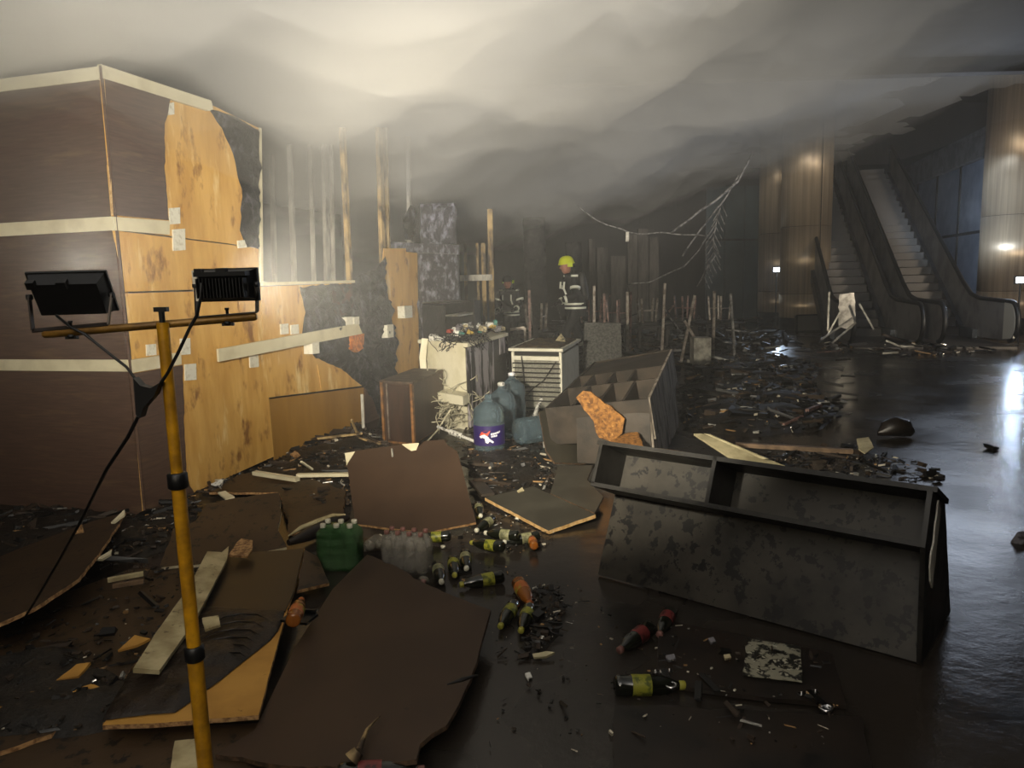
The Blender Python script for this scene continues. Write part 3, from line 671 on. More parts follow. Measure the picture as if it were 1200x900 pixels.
# ---- cable tangle and white tube
M('cable_pale', '#b9b29a', .5, col2='#8a8570', scale=10)
fibres('cable_tangle', 'pale tangle of loose cables spilling in front of the white counter', 'cable', g(529, 506) + V((0, .1, .18)), (.07, .05, .16), 60, .5, .006, 'cable_pale', r5, seg=9, droop=.12)
m = MB(); a = g(513, 500, .16); b = g(558, 518, .10); m.tube([a, a.lerp(b, .35)], .016, 8); m.tube([a.lerp(b, .35), a.lerp(b, .62)], .03, 8); m.tube([a.lerp(b, .62), b], .016, 8)
tag(m.build('white_tube', 'junk_white', smooth=None), 'white plastic tube with a thicker middle lying under the cable tangle', 'tube')
m = MB(); m.tube([g(528, 480, .3), g(512, 505, .1), g(500, 518, .03), g(488, 530, .02)], .009, 6); tag(m.build('loose_cable', 'cable_pale'), 'single pale cable trailing down to the brown cabinet foot', 'cable')
# ---- water jugs
M('jug_plastic', '#a8c0cc', .1, trans=.85, ior=1.15, col2='#8fa9b8', scale=5)
M('jug_label', '#2a1d58', .4)
M('label_red', '#d0472e', .5); M('label_white', '#e8e8ee', .5)
JUG = [(0.0, .0), (.11, .0), (.132, .02), (.135, .05), (.128, .065), (.135, .08), (.135, .26), (.127, .272), (.135, .285), (.135, .33), (.128, .345), (.134, .36), (.12, .395), (.075, .43), (.034, .46), (.029, .475), (.029, .505), (.024, .508)]
def jug(name, label, p, s=1.12, rotm=None, lab=False, capc=None):
    Mx = Matrix.Translation(p) @ (rotm or Matrix.Identity(4)) @ Matrix.Scale(s, 4)
    t = thing(name, label, 'water bottle', p, None)
    m = MB(); m.lathe(JUG, Mx, 28); m.build('bottle_shell', 'jug_plastic', t)
    m = MB(); m.lathe([(0.0, .01), (.105, .01), (.125, .03), (.128, .2), (0.0, .2)], Mx, 20); 
    if capc: m = MB(); m.lathe([(0.033, .485), (.035, .51), (.02, .52), (0, .52)], Mx, 14); m.build('cap', capc, t)
    if lab:
        m = MB(); ang0 = math.atan2(-p.y, -p.x)
        def onc(a, z, r): return Mx @ V((r * cos(a), r * sin(a), z))
        def strip(a0, a1, z0, z1, r, mat, nm, n=14):
            m = MB(); vs = [onc(ang0 + a0 + (a1 - a0) * i / n, z, r) for i in range(n + 1) for z in (z0, z1)]
            m.add(vs, [(2 * i, 2 * i + 2, 2 * i + 3, 2 * i + 1) for i in range(n)], 0, True); return m
        lb = strip(-1.35, 1.35, .085, .255, .1375, None, '').build('label', 'jug_label', t)
        def sh(poly, mat, nm):   # poly in (angle, height) on the label
            m = MB(); m.add([onc(ang0 + a, z, .1395) for a, z in poly], [tuple(range(len(poly)))]); o = m.build(nm, mat, lb, origin=wloc(lb)); o.location = (0, 0, 0); return o
        sh([(-.62, .175), (-.5, .205), (-.25, .218), (.08, .215), (-.02, .19), (-.12, .17), (-.3, .185), (-.45, .18)], 'label_red', 'emblem_crest')
        sh([(-.66, .165), (-.45, .18), (-.3, .185), (-.14, .172), (.05, .15), (.28, .118), (.2, .108), (.02, .125), (-.1, .108), (-.24, .115), (-.28, .15), (-.45, .158), (-.52, .15)], 'label_white', 'emblem_body')
        for a0, a1, z in ((.1, .2, .178), (.22, .34, .18), (.36, .46, .183), (.48, .62, .187), (.64, .72, .192), (.12, .22, .158), (.25, .38, .16), (.4, .5, .162)):
            sh([(a0, z), (a1, z + .003), (a1, z + .018), (a0, z + .015)], 'label_white', 'lettering')
    return t
jug('water_jug', 'large blue water bottle with purple label standing in front of the others', g(574, 530), lab=True)
jug('water_jug', 'large clear water bottle standing directly behind the purple-labelled one', g(589, 511), 1.12, capc='junk_white')
jug('water_jug', 'large clear water bottle at the back, white cap near the white fridge', g(601, 496), 1.15, capc='label_white')
jug('water_jug', 'large blue water bottle lying on its side right of the purple-labelled one', g(606, 522) + V((0, 0, .14)), 1.0, Matrix.Rotation(RAD(78), 4, 'Z') @ Matrix.Rotation(RAD(-90), 4, 'X') @ Matrix.Rotation(0, 4, 'Z') if False else Matrix.Rotation(RAD(-62), 4, 'Z') @ Matrix.Rotation(RAD(-90), 4, 'X'))
# ---- fridge seen from the back
M('fridge_white', '#e0dccb', .45, col2='#c0bba4', scale=5, lo=.5, hi=.8, spots=('#4a4232', 6, .7, (1, 1, 1), .06))
M('grille_grey', '#8e8c80', .7, col2='#6e6c62', scale=60)
M('thin_black', '#1a1816', .5)
F = g(660, 482); A = g(602, 479); B = g(679, 462); q = uv(F, A, B); HF = aty(660, 408, F.y).z
t = thing('small_fridge', 'small cream-white fridge with its condenser back towards us, debris on its top', 'fridge', q(.5, .5))
pr('body', [q(0, .04), q(1, .04), q(1, 1), q(0, 1)], .04, HF - .08, 'fridge_white', t)
pr('frame_side', [q(0, -.03), q(.05, -.03), q(.05, .04), q(0, .04)], .02, HF - .05, 'fridge_white', t); pr('frame_side', [q(.95, -.03), q(1, -.03), q(1, .04), q(.95, .04)], .02, HF - .05, 'fridge_white', t)
pr('top', [q(-.04, -.07), q(1.04, -.07), q(1.04, 1.03), q(-.04, 1.03)], HF - .035, HF, 'fridge_white', t)
pr('dark_gap', [q(.05, .0), q(.95, .0), q(.95, .05), q(.05, .05)], HF - .1, HF - .04, 'thin_black', t)
pr('cross_bar', [q(.04, -.05), q(.95, -.05), q(.95, -.0), q(.04, -.0)], HF - .15, HF - .1, 'fridge_white', t)
gr = pr('grille_plate', [q(.05, -.0), q(.95, -.0), q(.95, .04), q(.05, .04)], .03, HF - .15, 'grille_grey', t)
m = MB(); nrow = 9; pts = []
for k in range(nrow):
    z = HF - .19 - k * (HF - .26) / nrow; a, b = (.03, .97) if k % 2 == 0 else (.97, .03)
    pts += [q(a, -.05) + V((0, 0, z)), q(b, -.05) + V((0, 0, z))]
m.tube(pts, .009, 5); m.tube([q(.78, -.06) + V((0, 0, HF - .1)), q(.74, -.06) + V((0, 0, .4)), q(.8, -.06) + V((0, 0, .05))], .009, 5)
m.tube([q(.1, -.06) + V((0, 0, HF - .16)), q(.35, -.06) + V((0, 0, HF - .4)), q(.55, -.06) + V((0, 0, .3)), q(.7, -.06) + V((0, 0, .2))], .006, 5)
m.build('condenser_tube', 'thin_black', gr)
m = MB(); m.tube([q(.5, -.1) + V((0, 0, .0)), q(.42, .0) + V((0, 0, .16))], .022, 6); m.build('foot', 'junk_white', t)
M('ash_brown', '#5d4a30', .85, col2='#2b241b', scale=12, lo=.4, hi=.6, bump=.02)
o = sheet('ash_crust', jag([q(.03, 0) + V((0, 0, HF)), q(.97, 0) + V((0, 0, HF)), q(.97, .97) + V((0, 0, HF)), q(.03, .97) + V((0, 0, HF))], .02, .1), V((0, 0, 1)), 'ash_brown', t, res=.05, amp=.02)
m = MB(); m.add([q(.35, .5) + V((0, 0, HF + .01)), q(.1, .5) + V((0, 0, HF + .01)), q(.24, .6) + V((0, 0, HF + .12)), q(.2, .8) + V((0, 0, HF + .01))], [(0, 1, 2), (1, 3, 2), (3, 0, 2), (0, 3, 1)])
tag(m.build('folded_scrap', 'junk_cream'), 'folded cream scrap standing on top of the small fridge', 'scrap')
# ---- burnt frame box behind fridge
F = g(612, 436); t = thing('burnt_crate', 'burnt open-sided crate with a pale bent rim behind the white fridge', 'crate', (F.x, F.y, 0))
zt = aty(612, 384, F.y).z
for dx, dy in ((-.22, 0), (.24, .05), (-.18, .45), (.3, .5)): m = MB(); m.beam((F.x + dx, F.y + dy, 0), (F.x + dx, F.y + dy, zt), .05, .05, (0, 1, 0)); m.build('corner_post', 'burnt_black', t)
m = MB(); m.beam((F.x - .24, F.y, zt * .96), (F.x + .06, F.y - .02, zt), .04, .05); m.beam((F.x + .06, F.y - .02, zt), (F.x + .08, F.y - .02, zt * .5), .04, .04, (0, 1, 0)); m.build('bent_rim', 'leg_pale', t)
m = MB(); m.box((F.x - .12, F.y + .02, zt * .45), (.2, .02, zt * .85)); m.build('side_panel', 'granite', t)
# ---- big toppled pigeonhole shelf
M('shelf_brown', '#3d352d', .45, col2='#2c2722', scale=5, bump=.002)
M('shelf_raw', '#a0968a', .7, col2='#544c42', scale=12, stretch=(1, 1, .25), lo=.4, hi=.62)
# unit leaning: near top edge, far top edge
def shelf_unit():
    TL = g(640, 478, .50); TR = g(760, 467, .62); BL = g(700, 421, .66); BR = g(787, 409, .80)
    BL = aty(697, 424, TL.y + 2.0); BR = aty(787, 409, TR.y + 1.75)
    n = (TR - TL).cross(BL - TL).normalized(); n = n if n.z > 0 else -n
    dep = .34
    t = thing('pigeonhole_shelf', 'toppled dark pigeonhole shelf with open compartments facing up, raw chipboard end', 'shelf', ((TL + TR + BL + BR) / 4) * 1 - V((0, 0, ((TL + TR + BL + BR) / 4).z)))
    def S_(u, v, w_=0): return TL.lerp(TR, u).lerp(BL.lerp(BR, u), v) - n * w_
    def board(name, u0, v0, u1, v1, mat, w0=0, w1=dep, th=.022):
        a = S_(u0, v0, w0); b = S_(u1, v1, w0); c = S_(u1, v1, w1); d = S_(u0, v0, w1)
        nn = (b - a).cross(d - a).normalized(); m = MB(); m.plate([a + nn * th / 2, b + nn * th / 2, c + nn * th / 2, d + nn * th / 2], th, nn); return m.build(name, mat, t)
    for v in (0, .36, .62, 1): board('long_board', 0, v, 1, v, 'shelf_brown')
    board('end_board', 0, 0, 0, 1, 'shelf_brown'); board('end_board', 1, 0, 1, 1, 'shelf_raw', 0, dep + .02)
    for u in (.27, .52, .76):
        board('divider', u, 0, u, .36, 'shelf_brown'); board('divider', u - .08, .36, u - .08, .62, 'shelf_brown')
    m = MB(); m.plate([S_(0, 0, dep), S_(1, 0, dep), S_(1, 1, dep), S_(0, 1, dep)], .01, n); m.build('back_board', 'shelf_brown', t)
    m = MB(); m.plate([S_(0, .66, .015), S_(1, .66, .015), S_(1, 1, .015), S_(0, 1, .015)], .01, n); m.build('cover_board', 'shelf_brown', t)
    # front body below near edge down to the floor and the end wall
    a = S_(.3, 0, .03); b = S_(1, 0, .03); c = g(774, 527); d = g(716, 505); 
    c2_ = V((b.x + .02, b.y - .02, .02)); d2_ = V((a.x, a.y - .02, .02))
    m = MB(); nn = V((b.y - a.y, a.x - b.x, 0)).normalized(); m.plate([a, b, c2_, d2_], .02, nn); m.build('side_panel', 'shelf_brown', t)
    e = S_(1, 1, 0)
    pts = [S_(1.01, 0, .0), S_(1.01, 1, .0), V((e.x + .06, e.y - .1, .02)), V((b.x + .06, b.y + .0, .02))]
    nn = (pts[1] - pts[0]).cross(pts[3] - pts[0]).normalized(); nn = nn if nn.x > 0 else -nn
    m = MB(); m.plate(jag(pts, .05, .12, 4, only=(1, 2)), .02, nn); m.build('end_wall', 'shelf_raw', t)
    return t
shelf_unit()
# panels leaning around it
M('panel_olive', '#37332a', .5, col2='#2c2922', scale=3)
M('panel_grey', '#46433a', .45, col2='#3a372f', scale=3)
def panel(name, label, cat, outl, pl, mats, **k):
    o, p0, n = panel3(name, label, cat, outl, pl, mats, **k); return o
panel('olive_panel', 'dark olive board leaning in front of the toppled pigeonhole shelf', 'board', [(632, 482), (679, 474), (703, 505), (704, 520), (697, 544), (650, 542), (640, 528)], [(632, 482, .42), (679, 474, .42), (650, 543, .05)], ['panel_olive', 'edge_dull'], jg=.004)
panel('grey_panel', 'pale grey-green board lying flat right of the diamond-shaped board', 'board', [(654, 546), (695, 545), (688, 562), (707, 582), (697, 601), (645, 578)], [(654, 546, .08), (695, 545, .08), (697, 601, .07)], ['panel_grey', 'edge_dull'], jg=.004)
panel('diamond_panel', 'diamond-shaped grey board with pale broken left edge lying on the floor', 'board', [(568, 583), (625, 570), (698, 603), (643, 622)], [(568, 583, .06), (625, 570, .09), (643, 622, .03)], ['panel_grey', 'core_edge'], jg=.006, th=.025)
M('osb', '#9c6c34', .8, col2='#5f3d1c', scale=28, lo=.38, hi=.62, bump=.012, bscale=40, spots=('#b98c50', 40, .62, (1, 1, 1), .05))
panel('particle_board', 'large torn orange particle board piece resting against the pigeonhole shelf', 'board', [(675, 466), (683, 458), (692, 459), (732, 491), (729, 508), (717, 518), (702, 513), (696, 495), (684, 480)], [(675, 466, .62), (732, 491, .45), (702, 513, .28)], 'osb', jg=.02, th=.04, me=0)
panel('particle_board', 'small orange particle board piece below the large torn one', 'board', [(717, 516), (735, 507), (747, 506), (755, 524), (718, 520)], [(717, 516, .30), (747, 506, .34), (755, 524, .28)], 'osb', jg=.01, th=.04, me=0)
# pale boards behind the big black cabinet
M('pale_board', '#b3a988', .55, col2='#8f8668', scale=5)
M('strip_wood', '#7a624a', .6, col2='#54422f', scale=8)
panel('pale_board', 'long pale cream board pointing right behind the black cabinet', 'board', [(813, 508), (822, 508), (934, 551), (915, 551), (870, 545)], [(813, 508, .30), (934, 551, .12), (870, 545, .14)], 'pale_board', jg=0, th=.02, me=0)
panel('pale_board', 'narrow upper cream strip lying on the long pale board', 'board', [(824, 508), (831, 509), (900, 538), (893, 538)], [(824, 508, .33), (831, 509, .33), (900, 538, .2)], 'pale_board', jg=0, th=.015, me=0)
m = MB(); m.beam(g(862, 521, .05), g(1000, 529, .05), .05, .04); tag(m.build('wooden_batten', 'strip_wood'), 'long thin brown batten on wet floor behind the pale boards', 'batten')
m = MB(); m.beam(g(770, 528, .12), g(808, 534, .12), .06, .04); tag(m.build('wooden_batten', 'strip_wood'), 'short brown batten end by the foot of the pigeonhole shelf', 'batten')
# ================================================================== large black cabinet
M('cab_black', '#1c1a17', .38, col2='#1a1816', scale=5, spots=('#0a0908', 14, .56, (1, 1, 1), .03), rough2=.5)
M('cab_inner', '#3a362f', .42, col2='#25221d', scale=3, lo=.35, hi=.6, spots=('#070606', 15, .545, (1, 1, 1.0), .02), spots2=('#0a0909', 2.2, .58, (1, 1, 1), .12))
A0 = g(700, 676); A1 = g(1080, 782); e1 = (A1 - A0).normalized(); LL = (A1 - A0).length; e2 = V((-e1.y, e1.x, 0)); e2 = e2 if e2.y > 0 else -e2
al = RAD(66); upv = e2 * cos(al) + V((0, 0, sin(al))); nv = -e2 * sin(al) + V((0, 0, cos(al)))
t = thing('black_cabinet', 'large toppled black cabinet with two upper compartments, soot-blotched inside, right foreground', 'cabinet', A0.lerp(A1, .5) + e2 * .2)
LB, DP, FR = .72, .27, .68
def cp(u, v, w_): return A0 + e1 * (u * LL) + upv * (v * LB) + nv * w_
def cboard(name, pts, nrm, mat, th=.02): m = MB(); m.plate(pts, th, nrm); return m.build(name, mat, t)
cboard('back_board', [cp(0, .02, 0), cp(1, .02, 0), cp(1, 1, 0), cp(0, 1, 0)], nv, 'cab_inner')
cboard('top_board', [cp(-.01, 1, -.02), cp(1.01, 1, -.02), cp(1.01, 1, DP), cp(-.01, 1, DP)], upv, 'cab_black', .022)
cboard('shelf_board', [cp(0, FR, 0), cp(1, FR, 0), cp(1, FR, DP), cp(0, FR, DP)], upv, 'cab_black', .022)
cboard('divider', [cp(.42, FR, 0), cp(.42, 1, 0), cp(.42, 1, DP), cp(.42, FR, DP)], e1, 'cab_black', .02)
cboard('left_end', [cp(0, FR - .01, 0), cp(0, 1, 0), cp(0, 1, DP), cp(0, FR - .01, DP)], -e1, 'cab_black', .02)
cboard('right_end', jag([cp(1, 1, DP), cp(1, 1, -.02), A1 + e2 * .62 + V((0, 0, .01)), A1 + V((0, 0, .01)), cp(1, FR, DP)], .008, .06, 3), e1, 'cab_black', .02)
cboard('rear_board', [cp(0, .98, -.03), cp(1, .98, -.03), A1 + e2 * .6 + V((0, 0, .01)), A0 + e2 * .6 + V((0, 0, .01))], e2 + V((0, 0, .3)), 'cab_black', .02)
pts = jag([cp(1.013, .93, DP * .9), cp(1.013, .9, DP * .6), cp(1.013, .45, DP * .45), cp(1.013, .55, DP * .85)], .03, .05, 9)
cboard('splintered_patch', pts, e1, 'stud_pale', .006)
# ================================================================== work light on yellow stand (near left)
M('yellow_paint', '#c08a12', .4, col2='#8e6410', scale=10, coat=.3)
M('brass_bar', '#7e5c22', .4, .3, col2='#5a3f16', scale=14)
M('black_plastic', '#0c0c0c', .45); M('bracket_steel', '#3a3430', .4, .6)
M('lens_glow', '#fff6e0', .3, emit='#fff0d0', estr=30); M('glare_pale', '#d8d2c0', .5)
YP = 1.95
PT = aty(185, 378, YP); PX = PT.x + .012; PYt = PT.y
t = thing('flood_light_stand', 'yellow pole stand with a crossbar carrying two black floodlights', 'light stand', (PX, PYt, 0))
bot = V((aty(243, 900, YP - .0).x, YP, 0)); PBx = aty(240, 890, YP).x
def pole_at(z): return V((PX + (PBx - PX) * (PT.z - z) / (PT.z - aty(240, 890, YP).z), YP, z))
def zpx(y, x): return aty(x, y, YP).z
z1 = zpx(563, 207); z2 = zpx(765, 230)
m = MB(); m.tube([pole_at(z1), pole_at(PT.z)], .0155, 20); m.build('upper_tube', 'brass_bar' if False else 'yellow_paint', t)
m = MB(); m.tube([pole_at(z2), pole_at(z1)], .0185, 20); m.build('middle_tube', 'yellow_paint', t)
m = MB(); m.tube([pole_at(0.07), pole_at(z2)], .0215, 20); m.build('lower_tube', 'yellow_paint', t)
for z in (z1, z2): m = MB(); m.tube([pole_at(z - .022), pole_at(z - .018), pole_at(z + .018), pole_at(z + .022)], [.022, .0265, .0265, .022], 20); m.build('clamp_collar', 'black_plastic', t)
p0 = pole_at(.04)
for a in (3.6, 4.7, 5.8): m = MB(); m.tube([p0 + V((0, 0, .03)), V((p0.x + .3 * cos(a), p0.y + .3 * sin(a), .014))], .013, 10); m.build('leg', 'yellow_paint', t)
BL_ = aty(50, 392, YP - .02); BR_ = aty(301, 371, YP + .05)
m = MB(); dd = (BR_ - BL_).normalized(); m.tube([BL_, BL_ + dd * .006, BR_ - dd * .006, BR_], [.007, .0105, .0105, .007], 14); m.build('crossbar', 'brass_bar', t)
m = MB(); tp = pole_at(PT.z); m.tube([tp, tp + V((0, 0, .03))], .008, 8); m.box(tp + V((0, 0, .034)), (.034, .016, .012)); m.build('wing_knob', 'black_plastic', t)
def flood(name, c, face, up, w_, h_, dpt, br_end, label, fins):
    f = V(face).normalized(); u = V(up); u = (u - f * u.dot(f)).normalized(); r = u.cross(f) * -1
    R_ = Matrix((r, f, u)).transposed()
    hd = thing(name, label, 'floodlight', c)
    m = MB(); 
    fr0 = [(-1, -1), (1, -1), (1, 1), (-1, 1)]
    fv = [c + r * (a * w_ / 2) + u * (b * h_ / 2) + f * (dpt / 2) for a, b in fr0]; bv = [c + r * (a * w_ * .43) + u * (b * h_ * .40) - f * (dpt / 2) for a, b in fr0]
    m.add(fv + bv, [(0, 1, 2, 3), (7, 6, 5, 4)] + [(i, i + 4, (i + 1) % 4 + 4, (i + 1) % 4) for i in range(4)]); m.build('housing', 'black_plastic', hd)
    m = MB(); m.box(c + f * (dpt / 2 + .004), (w_ * 1.05, .008, h_ * 1.06), R_); m.build('rim', 'black_plastic', hd)
    m = MB(); m.box(c + f * (dpt / 2 + .0095), (w_ * .9, .003, h_ * .88), R_); m.build('lens', 'lens_glow', hd)
    if fins:
        for k in range(15):
            m = MB(); m.box(c - f * (dpt * .5 + .007) + r * ((k - 7) * w_ * .058) - u * h_ * .08, (.0028, .03, h_ * .62), R_); m.build('fin', 'black_plastic', hd)
        m = MB(); m.box(c - f * (dpt * .5 + .004) + u * h_ * .36, (w_ * .9, .03, h_ * .14), R_); m.build('top_rib', 'black_plastic', hd)
        m = MB(); m.box(c + f * (dpt * .3) - r * w_ * .53, (.012, .03, h_ * .98), R_); m.build('side_glare_strip', 'glare_pale', hd)  # pale strip imitates the glare along the left edge of the housing
    m = MB(); m.box(c - f * (dpt * .5 + .002) + u * h_ * .42, (.024, .02, .02), R_); m.box(c - f * (dpt * .5 + .002) + u * h_ * .42 - r * w_ * .4, (.02, .016, .02), R_); m.build('cable_gland', 'black_plastic', hd)
    b = V(br_end)
    m = MB(); sL = c - r * (w_ * .54); sR = c + r * (w_ * .54); bl = b - dd * w_ * .5; brr = b + dd * w_ * .5
    for p, q_ in ((sL, bl), (bl, brr), (brr, sR)): m.beam(p, q_, .0035, .016, f)
    m.build('bracket', 'bracket_steel', hd)
    m = MB(); m.lathe([(.006, -.028), (.011, -.028), (.011, -.018), (.004, -.018), (.004, .012), (.006, .012), (.006, .018), (0, .018)], Matrix.Translation(b), 10); m.box(b + V((0, 0, -.026)), (.03, .012, .008)); m.build('bracket_knob', 'black_plastic', hd)
    for s_ in (sL, sR): m = MB(); m.lathe([(.008, -.006), (.008, .006)], Matrix.Translation(s_) @ r.to_track_quat('Z', 'Y').to_matrix().to_4x4(), 10); m.build('pivot_bolt', 'black_plastic', hd)
    return hd, c + f * (dpt / 2 + .03), f
cL = aty(83, 347, YP); cR = aty(265, 334, YP + .02)
bl_at = BL_.lerp(BR_, .13) + V((0, 0, .012)); br_at = BL_.lerp(BR_, .86) + V((0, 0, .012))
_, pL, fL = flood('floodlight', cL, (-.15, 1, .62), (0, 0, 1), .185, .115, .035, bl_at, 'black floodlight on the left end of the crossbar, smooth back, tilted up', False)
_, pR, fR = flood('floodlight', cR, (.10, 1, .03), (0, 0, 1), .155, .082, .03, br_at, 'black floodlight on the right end of the crossbar, with cooling fins', True)
lamp('left_floodlight_beam', 'SPOT', pL, pL + V((-.25, 1, .33)), POW_L, (1, .92, .76), .07, 112, 1.0)
lamp('right_floodlight_beam', 'SPOT', pR, pR + V((.30, 1, .10)), POW_R, (1, .90, .70), .06, 92, 1.0)
# cables and the Y splitter
def ap(x, y, d=0): return aty(x, y, YP + d)
m = MB(); m.tube([ap(66, 370, .0), ap(84, 384, -.03), ap(100, 392, -.035), ap(125, 412, -.035), ap(148, 430, -.03), ap(158, 443, -.03)], .0038, 6); tag(m.build('lamp_cable', 'black_plastic'), 'black cable running from the left floodlight down to the splitter', 'cable')
m = MB(); m.tube([ap(236, 332, -.05), ap(235, 350, -.06), ap(231, 369, -.04), ap(222, 385, -.045), ap(208, 415, -.04), ap(196, 438, -.035), ap(184, 455, -.03)], .0045, 6); tag(m.build('lamp_cable', 'black_plastic'), 'black cable running from the right finned floodlight down to the splitter', 'cable')
c_ = ap(168, 465, -.03); m = MB(); pl = [ap(x, y, -.045) for x, y in ((156, 443), (164, 452), (176, 455), (186, 449), (181, 463), (168, 478), (164, 490), (159, 486), (158, 468))]; m.plate(pl, .03, V((0, -1, 0)))
tag(m.build('cable_splitter', 'black_plastic'), 'black Y-shaped cable splitter hanging beside the yellow pole', 'splitter')
m = MB(); m.tube([ap(162, 488, -.03), ap(150, 512, -.02), ap(125, 550, .1), ap(95, 610, .5), aty(70, 655, 2.75), aty(48, 693, 2.95), g(30, 722, .22)], .0048, 6); tag(m.build('supply_cable', 'black_plastic'), 'long black cable curving from the splitter to the brown board at left', 'cable')
# ================================================================== boards on the floor
M('board_brown', '#43321f', .55, col2='#352718', scale=3, lo=.35, hi=.65, spots=('#150f0b', 17, .575, (1, 1, 1), .03), bump=.0015, bscale=30)
M('board_brown_plain', '#3a2a1d', .58, col2='#322317', scale=2, spots=('#211813', 9, .70, (1, 1, 1), .02))
M('board_soot', '#2a221c', .42, col2='#1d1916', scale=3, spots=('#0e0c0b', 7, .6, (1, 1, 1), .06))
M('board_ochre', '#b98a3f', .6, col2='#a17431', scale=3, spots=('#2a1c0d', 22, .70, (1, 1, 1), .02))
M('plank_pale', '#b9ac85', .55, col2='#8d7f5c', scale=5, spots=('#5f5236', 18, .62, (1, 1, 1), .06))
M('chip_edge', '#b08a5c', .85, col2='#6d4d2e', scale=40)
def bd(label, outl, pl, mats=('board_brown', 'chip_edge'), **k):
    return panel('broken_board', label, 'board', outl, pl, list(mats) if isinstance(mats, tuple) else mats, **k)
bd('largest brown board in the foreground, torn lower edge', [(430, 650), (470, 667), (505, 687), (536, 700), (575, 715), (562, 760), (552, 795), (523, 850), (492, 872), (488, 890), (400, 899), (330, 897), (252, 884), (298, 856), (345, 760), (390, 690)], [(430, 650, .10), (575, 715, .14), (300, 856, .05)], ('board_brown_plain', 'edge_dull'), jg=.016, only=(0, 1, 2, 3, 5, 6, 7, 8, 9, 10, 11), seed=2)
o = bd('brown board propped up behind the bottle packs, two tan chipped corners', [(405, 530), (470, 521), (491, 523), (497, 517), (520, 515), (525, 522), (536, 529), (558, 612), (500, 624), (416, 614)], [(416, 614, .06), (558, 612, .06), (460, 521, .42)], ('board_brown_plain', 'chip_edge'), jg=.004, seed=5)
p0 = g(416, 614, .06); p1 = g(558, 612, .06); p2 = g(460, 521, .42); nn = (p1 - p0).cross(p2 - p0).normalized(); nn = nn if nn.z > 0 else -nn
for poly in ([(404, 531), (416, 529), (406, 545)], [(471, 520.5), (491, 519), (488, 527), (482, 528), (477, 525)]):
    m = MB(); m.plate([ont(x, y, p0 + nn * .004, nn) for x, y in poly], .006, nn); m.build('chipped_core', 'cream_trim', o)
m = MB(); m.tube([ont(460, 535, p0 + nn * .01, nn), ont(459, 526, p0 + nn * .03, nn)], .008, 5); m.build('bent_screw', 'pale_metal', o)
bd('dirty brown board at the left edge with a pale splintered rim', [(-40, 668), (30, 640), (105, 612), (147, 600), (140, 612), (118, 645), (92, 678), (40, 712), (0, 730), (-40, 742)], [(147, 600, .16), (0, 730, .22), (-40, 668, .06)], jg=.012, seed=7, only=(3, 4, 5, 6, 7))
bd('mud-spotted brown board behind the yellow pole, bitten out at its left corner', [(187, 665), (203, 619), (215, 616), (229, 611), (243, 590), (300, 580), (327, 577), (330, 600), (326, 622), (336, 641), (296, 650), (245, 660)], [(187, 665, .06), (336, 641, .08), (243, 590, .24)], ('board_brown', 'cream_trim'), jg=.012, seed=9)
bd('sooty board in the lower left corner under everything', [(-60, 872), (60, 858), (190, 852), (345, 845), (330, 960), (-60, 960)], [(-60, 872, .02), (190, 852, .02), (330, 960, .02)], jg=0)
bd('broad sooty board lying left of the pale plank', [(-60, 745), (60, 700), (150, 668), (240, 660), (200, 720), (150, 790), (60, 860), (-60, 900)], [(150, 668, .04), (-60, 745, .04), (60, 860, .04)], ('board_brown', 'chip_edge'), jg=.01, seed=12)
bd('ochre plywood board beside the yellow pole, bare corner shaped as a patch of light, rest covered in sludge', [(262, 650), (357, 643), (345, 690), (328, 745), (303, 838), (250, 842), (190, 847), (120, 850), (180, 760)], [(262, 650, .10), (357, 643, .10), (303, 838, .09)], ('board_ochre', 'chip_edge'), jg=.003)
# film and sludge stop where the bare ochre stands in for a light patch
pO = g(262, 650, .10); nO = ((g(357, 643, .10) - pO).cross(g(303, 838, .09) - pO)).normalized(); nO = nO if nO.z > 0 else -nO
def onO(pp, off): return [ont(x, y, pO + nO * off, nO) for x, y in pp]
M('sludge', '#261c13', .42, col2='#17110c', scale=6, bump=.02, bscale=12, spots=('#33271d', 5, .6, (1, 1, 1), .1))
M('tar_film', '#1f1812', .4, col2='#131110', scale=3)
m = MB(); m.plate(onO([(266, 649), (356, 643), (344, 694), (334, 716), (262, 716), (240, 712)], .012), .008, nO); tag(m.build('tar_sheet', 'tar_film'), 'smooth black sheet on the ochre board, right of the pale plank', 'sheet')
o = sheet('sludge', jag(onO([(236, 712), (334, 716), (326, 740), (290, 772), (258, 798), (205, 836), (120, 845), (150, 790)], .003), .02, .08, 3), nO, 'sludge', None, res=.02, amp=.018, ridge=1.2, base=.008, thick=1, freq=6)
tag(o, 'wet black sludge in ripples over the unlit part of the ochre board by the pole', 'sludge', kind='stuff')
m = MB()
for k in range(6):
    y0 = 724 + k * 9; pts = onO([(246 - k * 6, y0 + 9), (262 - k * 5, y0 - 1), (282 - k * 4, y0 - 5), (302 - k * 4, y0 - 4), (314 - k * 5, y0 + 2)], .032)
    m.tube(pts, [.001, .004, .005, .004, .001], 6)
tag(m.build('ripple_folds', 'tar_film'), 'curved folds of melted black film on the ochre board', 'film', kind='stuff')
panel('pale_plank', 'long pale plank lying diagonally behind the yellow pole', 'plank', [(243, 646), (260, 647), (268, 640), (266, 655), (240, 705), (225, 732), (187, 785), (156, 783), (185, 738), (220, 690)], [(243, 646, .18), (266, 655, .16), (187, 785, .16)], ['plank_pale', 'plank_pale'], jg=.002, th=.02)
bd('triangular brown board scrap left of the green bottle pack', [(357, 644), (372, 652), (386, 683), (348, 692)], [(357, 644, .12), (386, 683, .06), (348, 692, .08)], jg=.008)
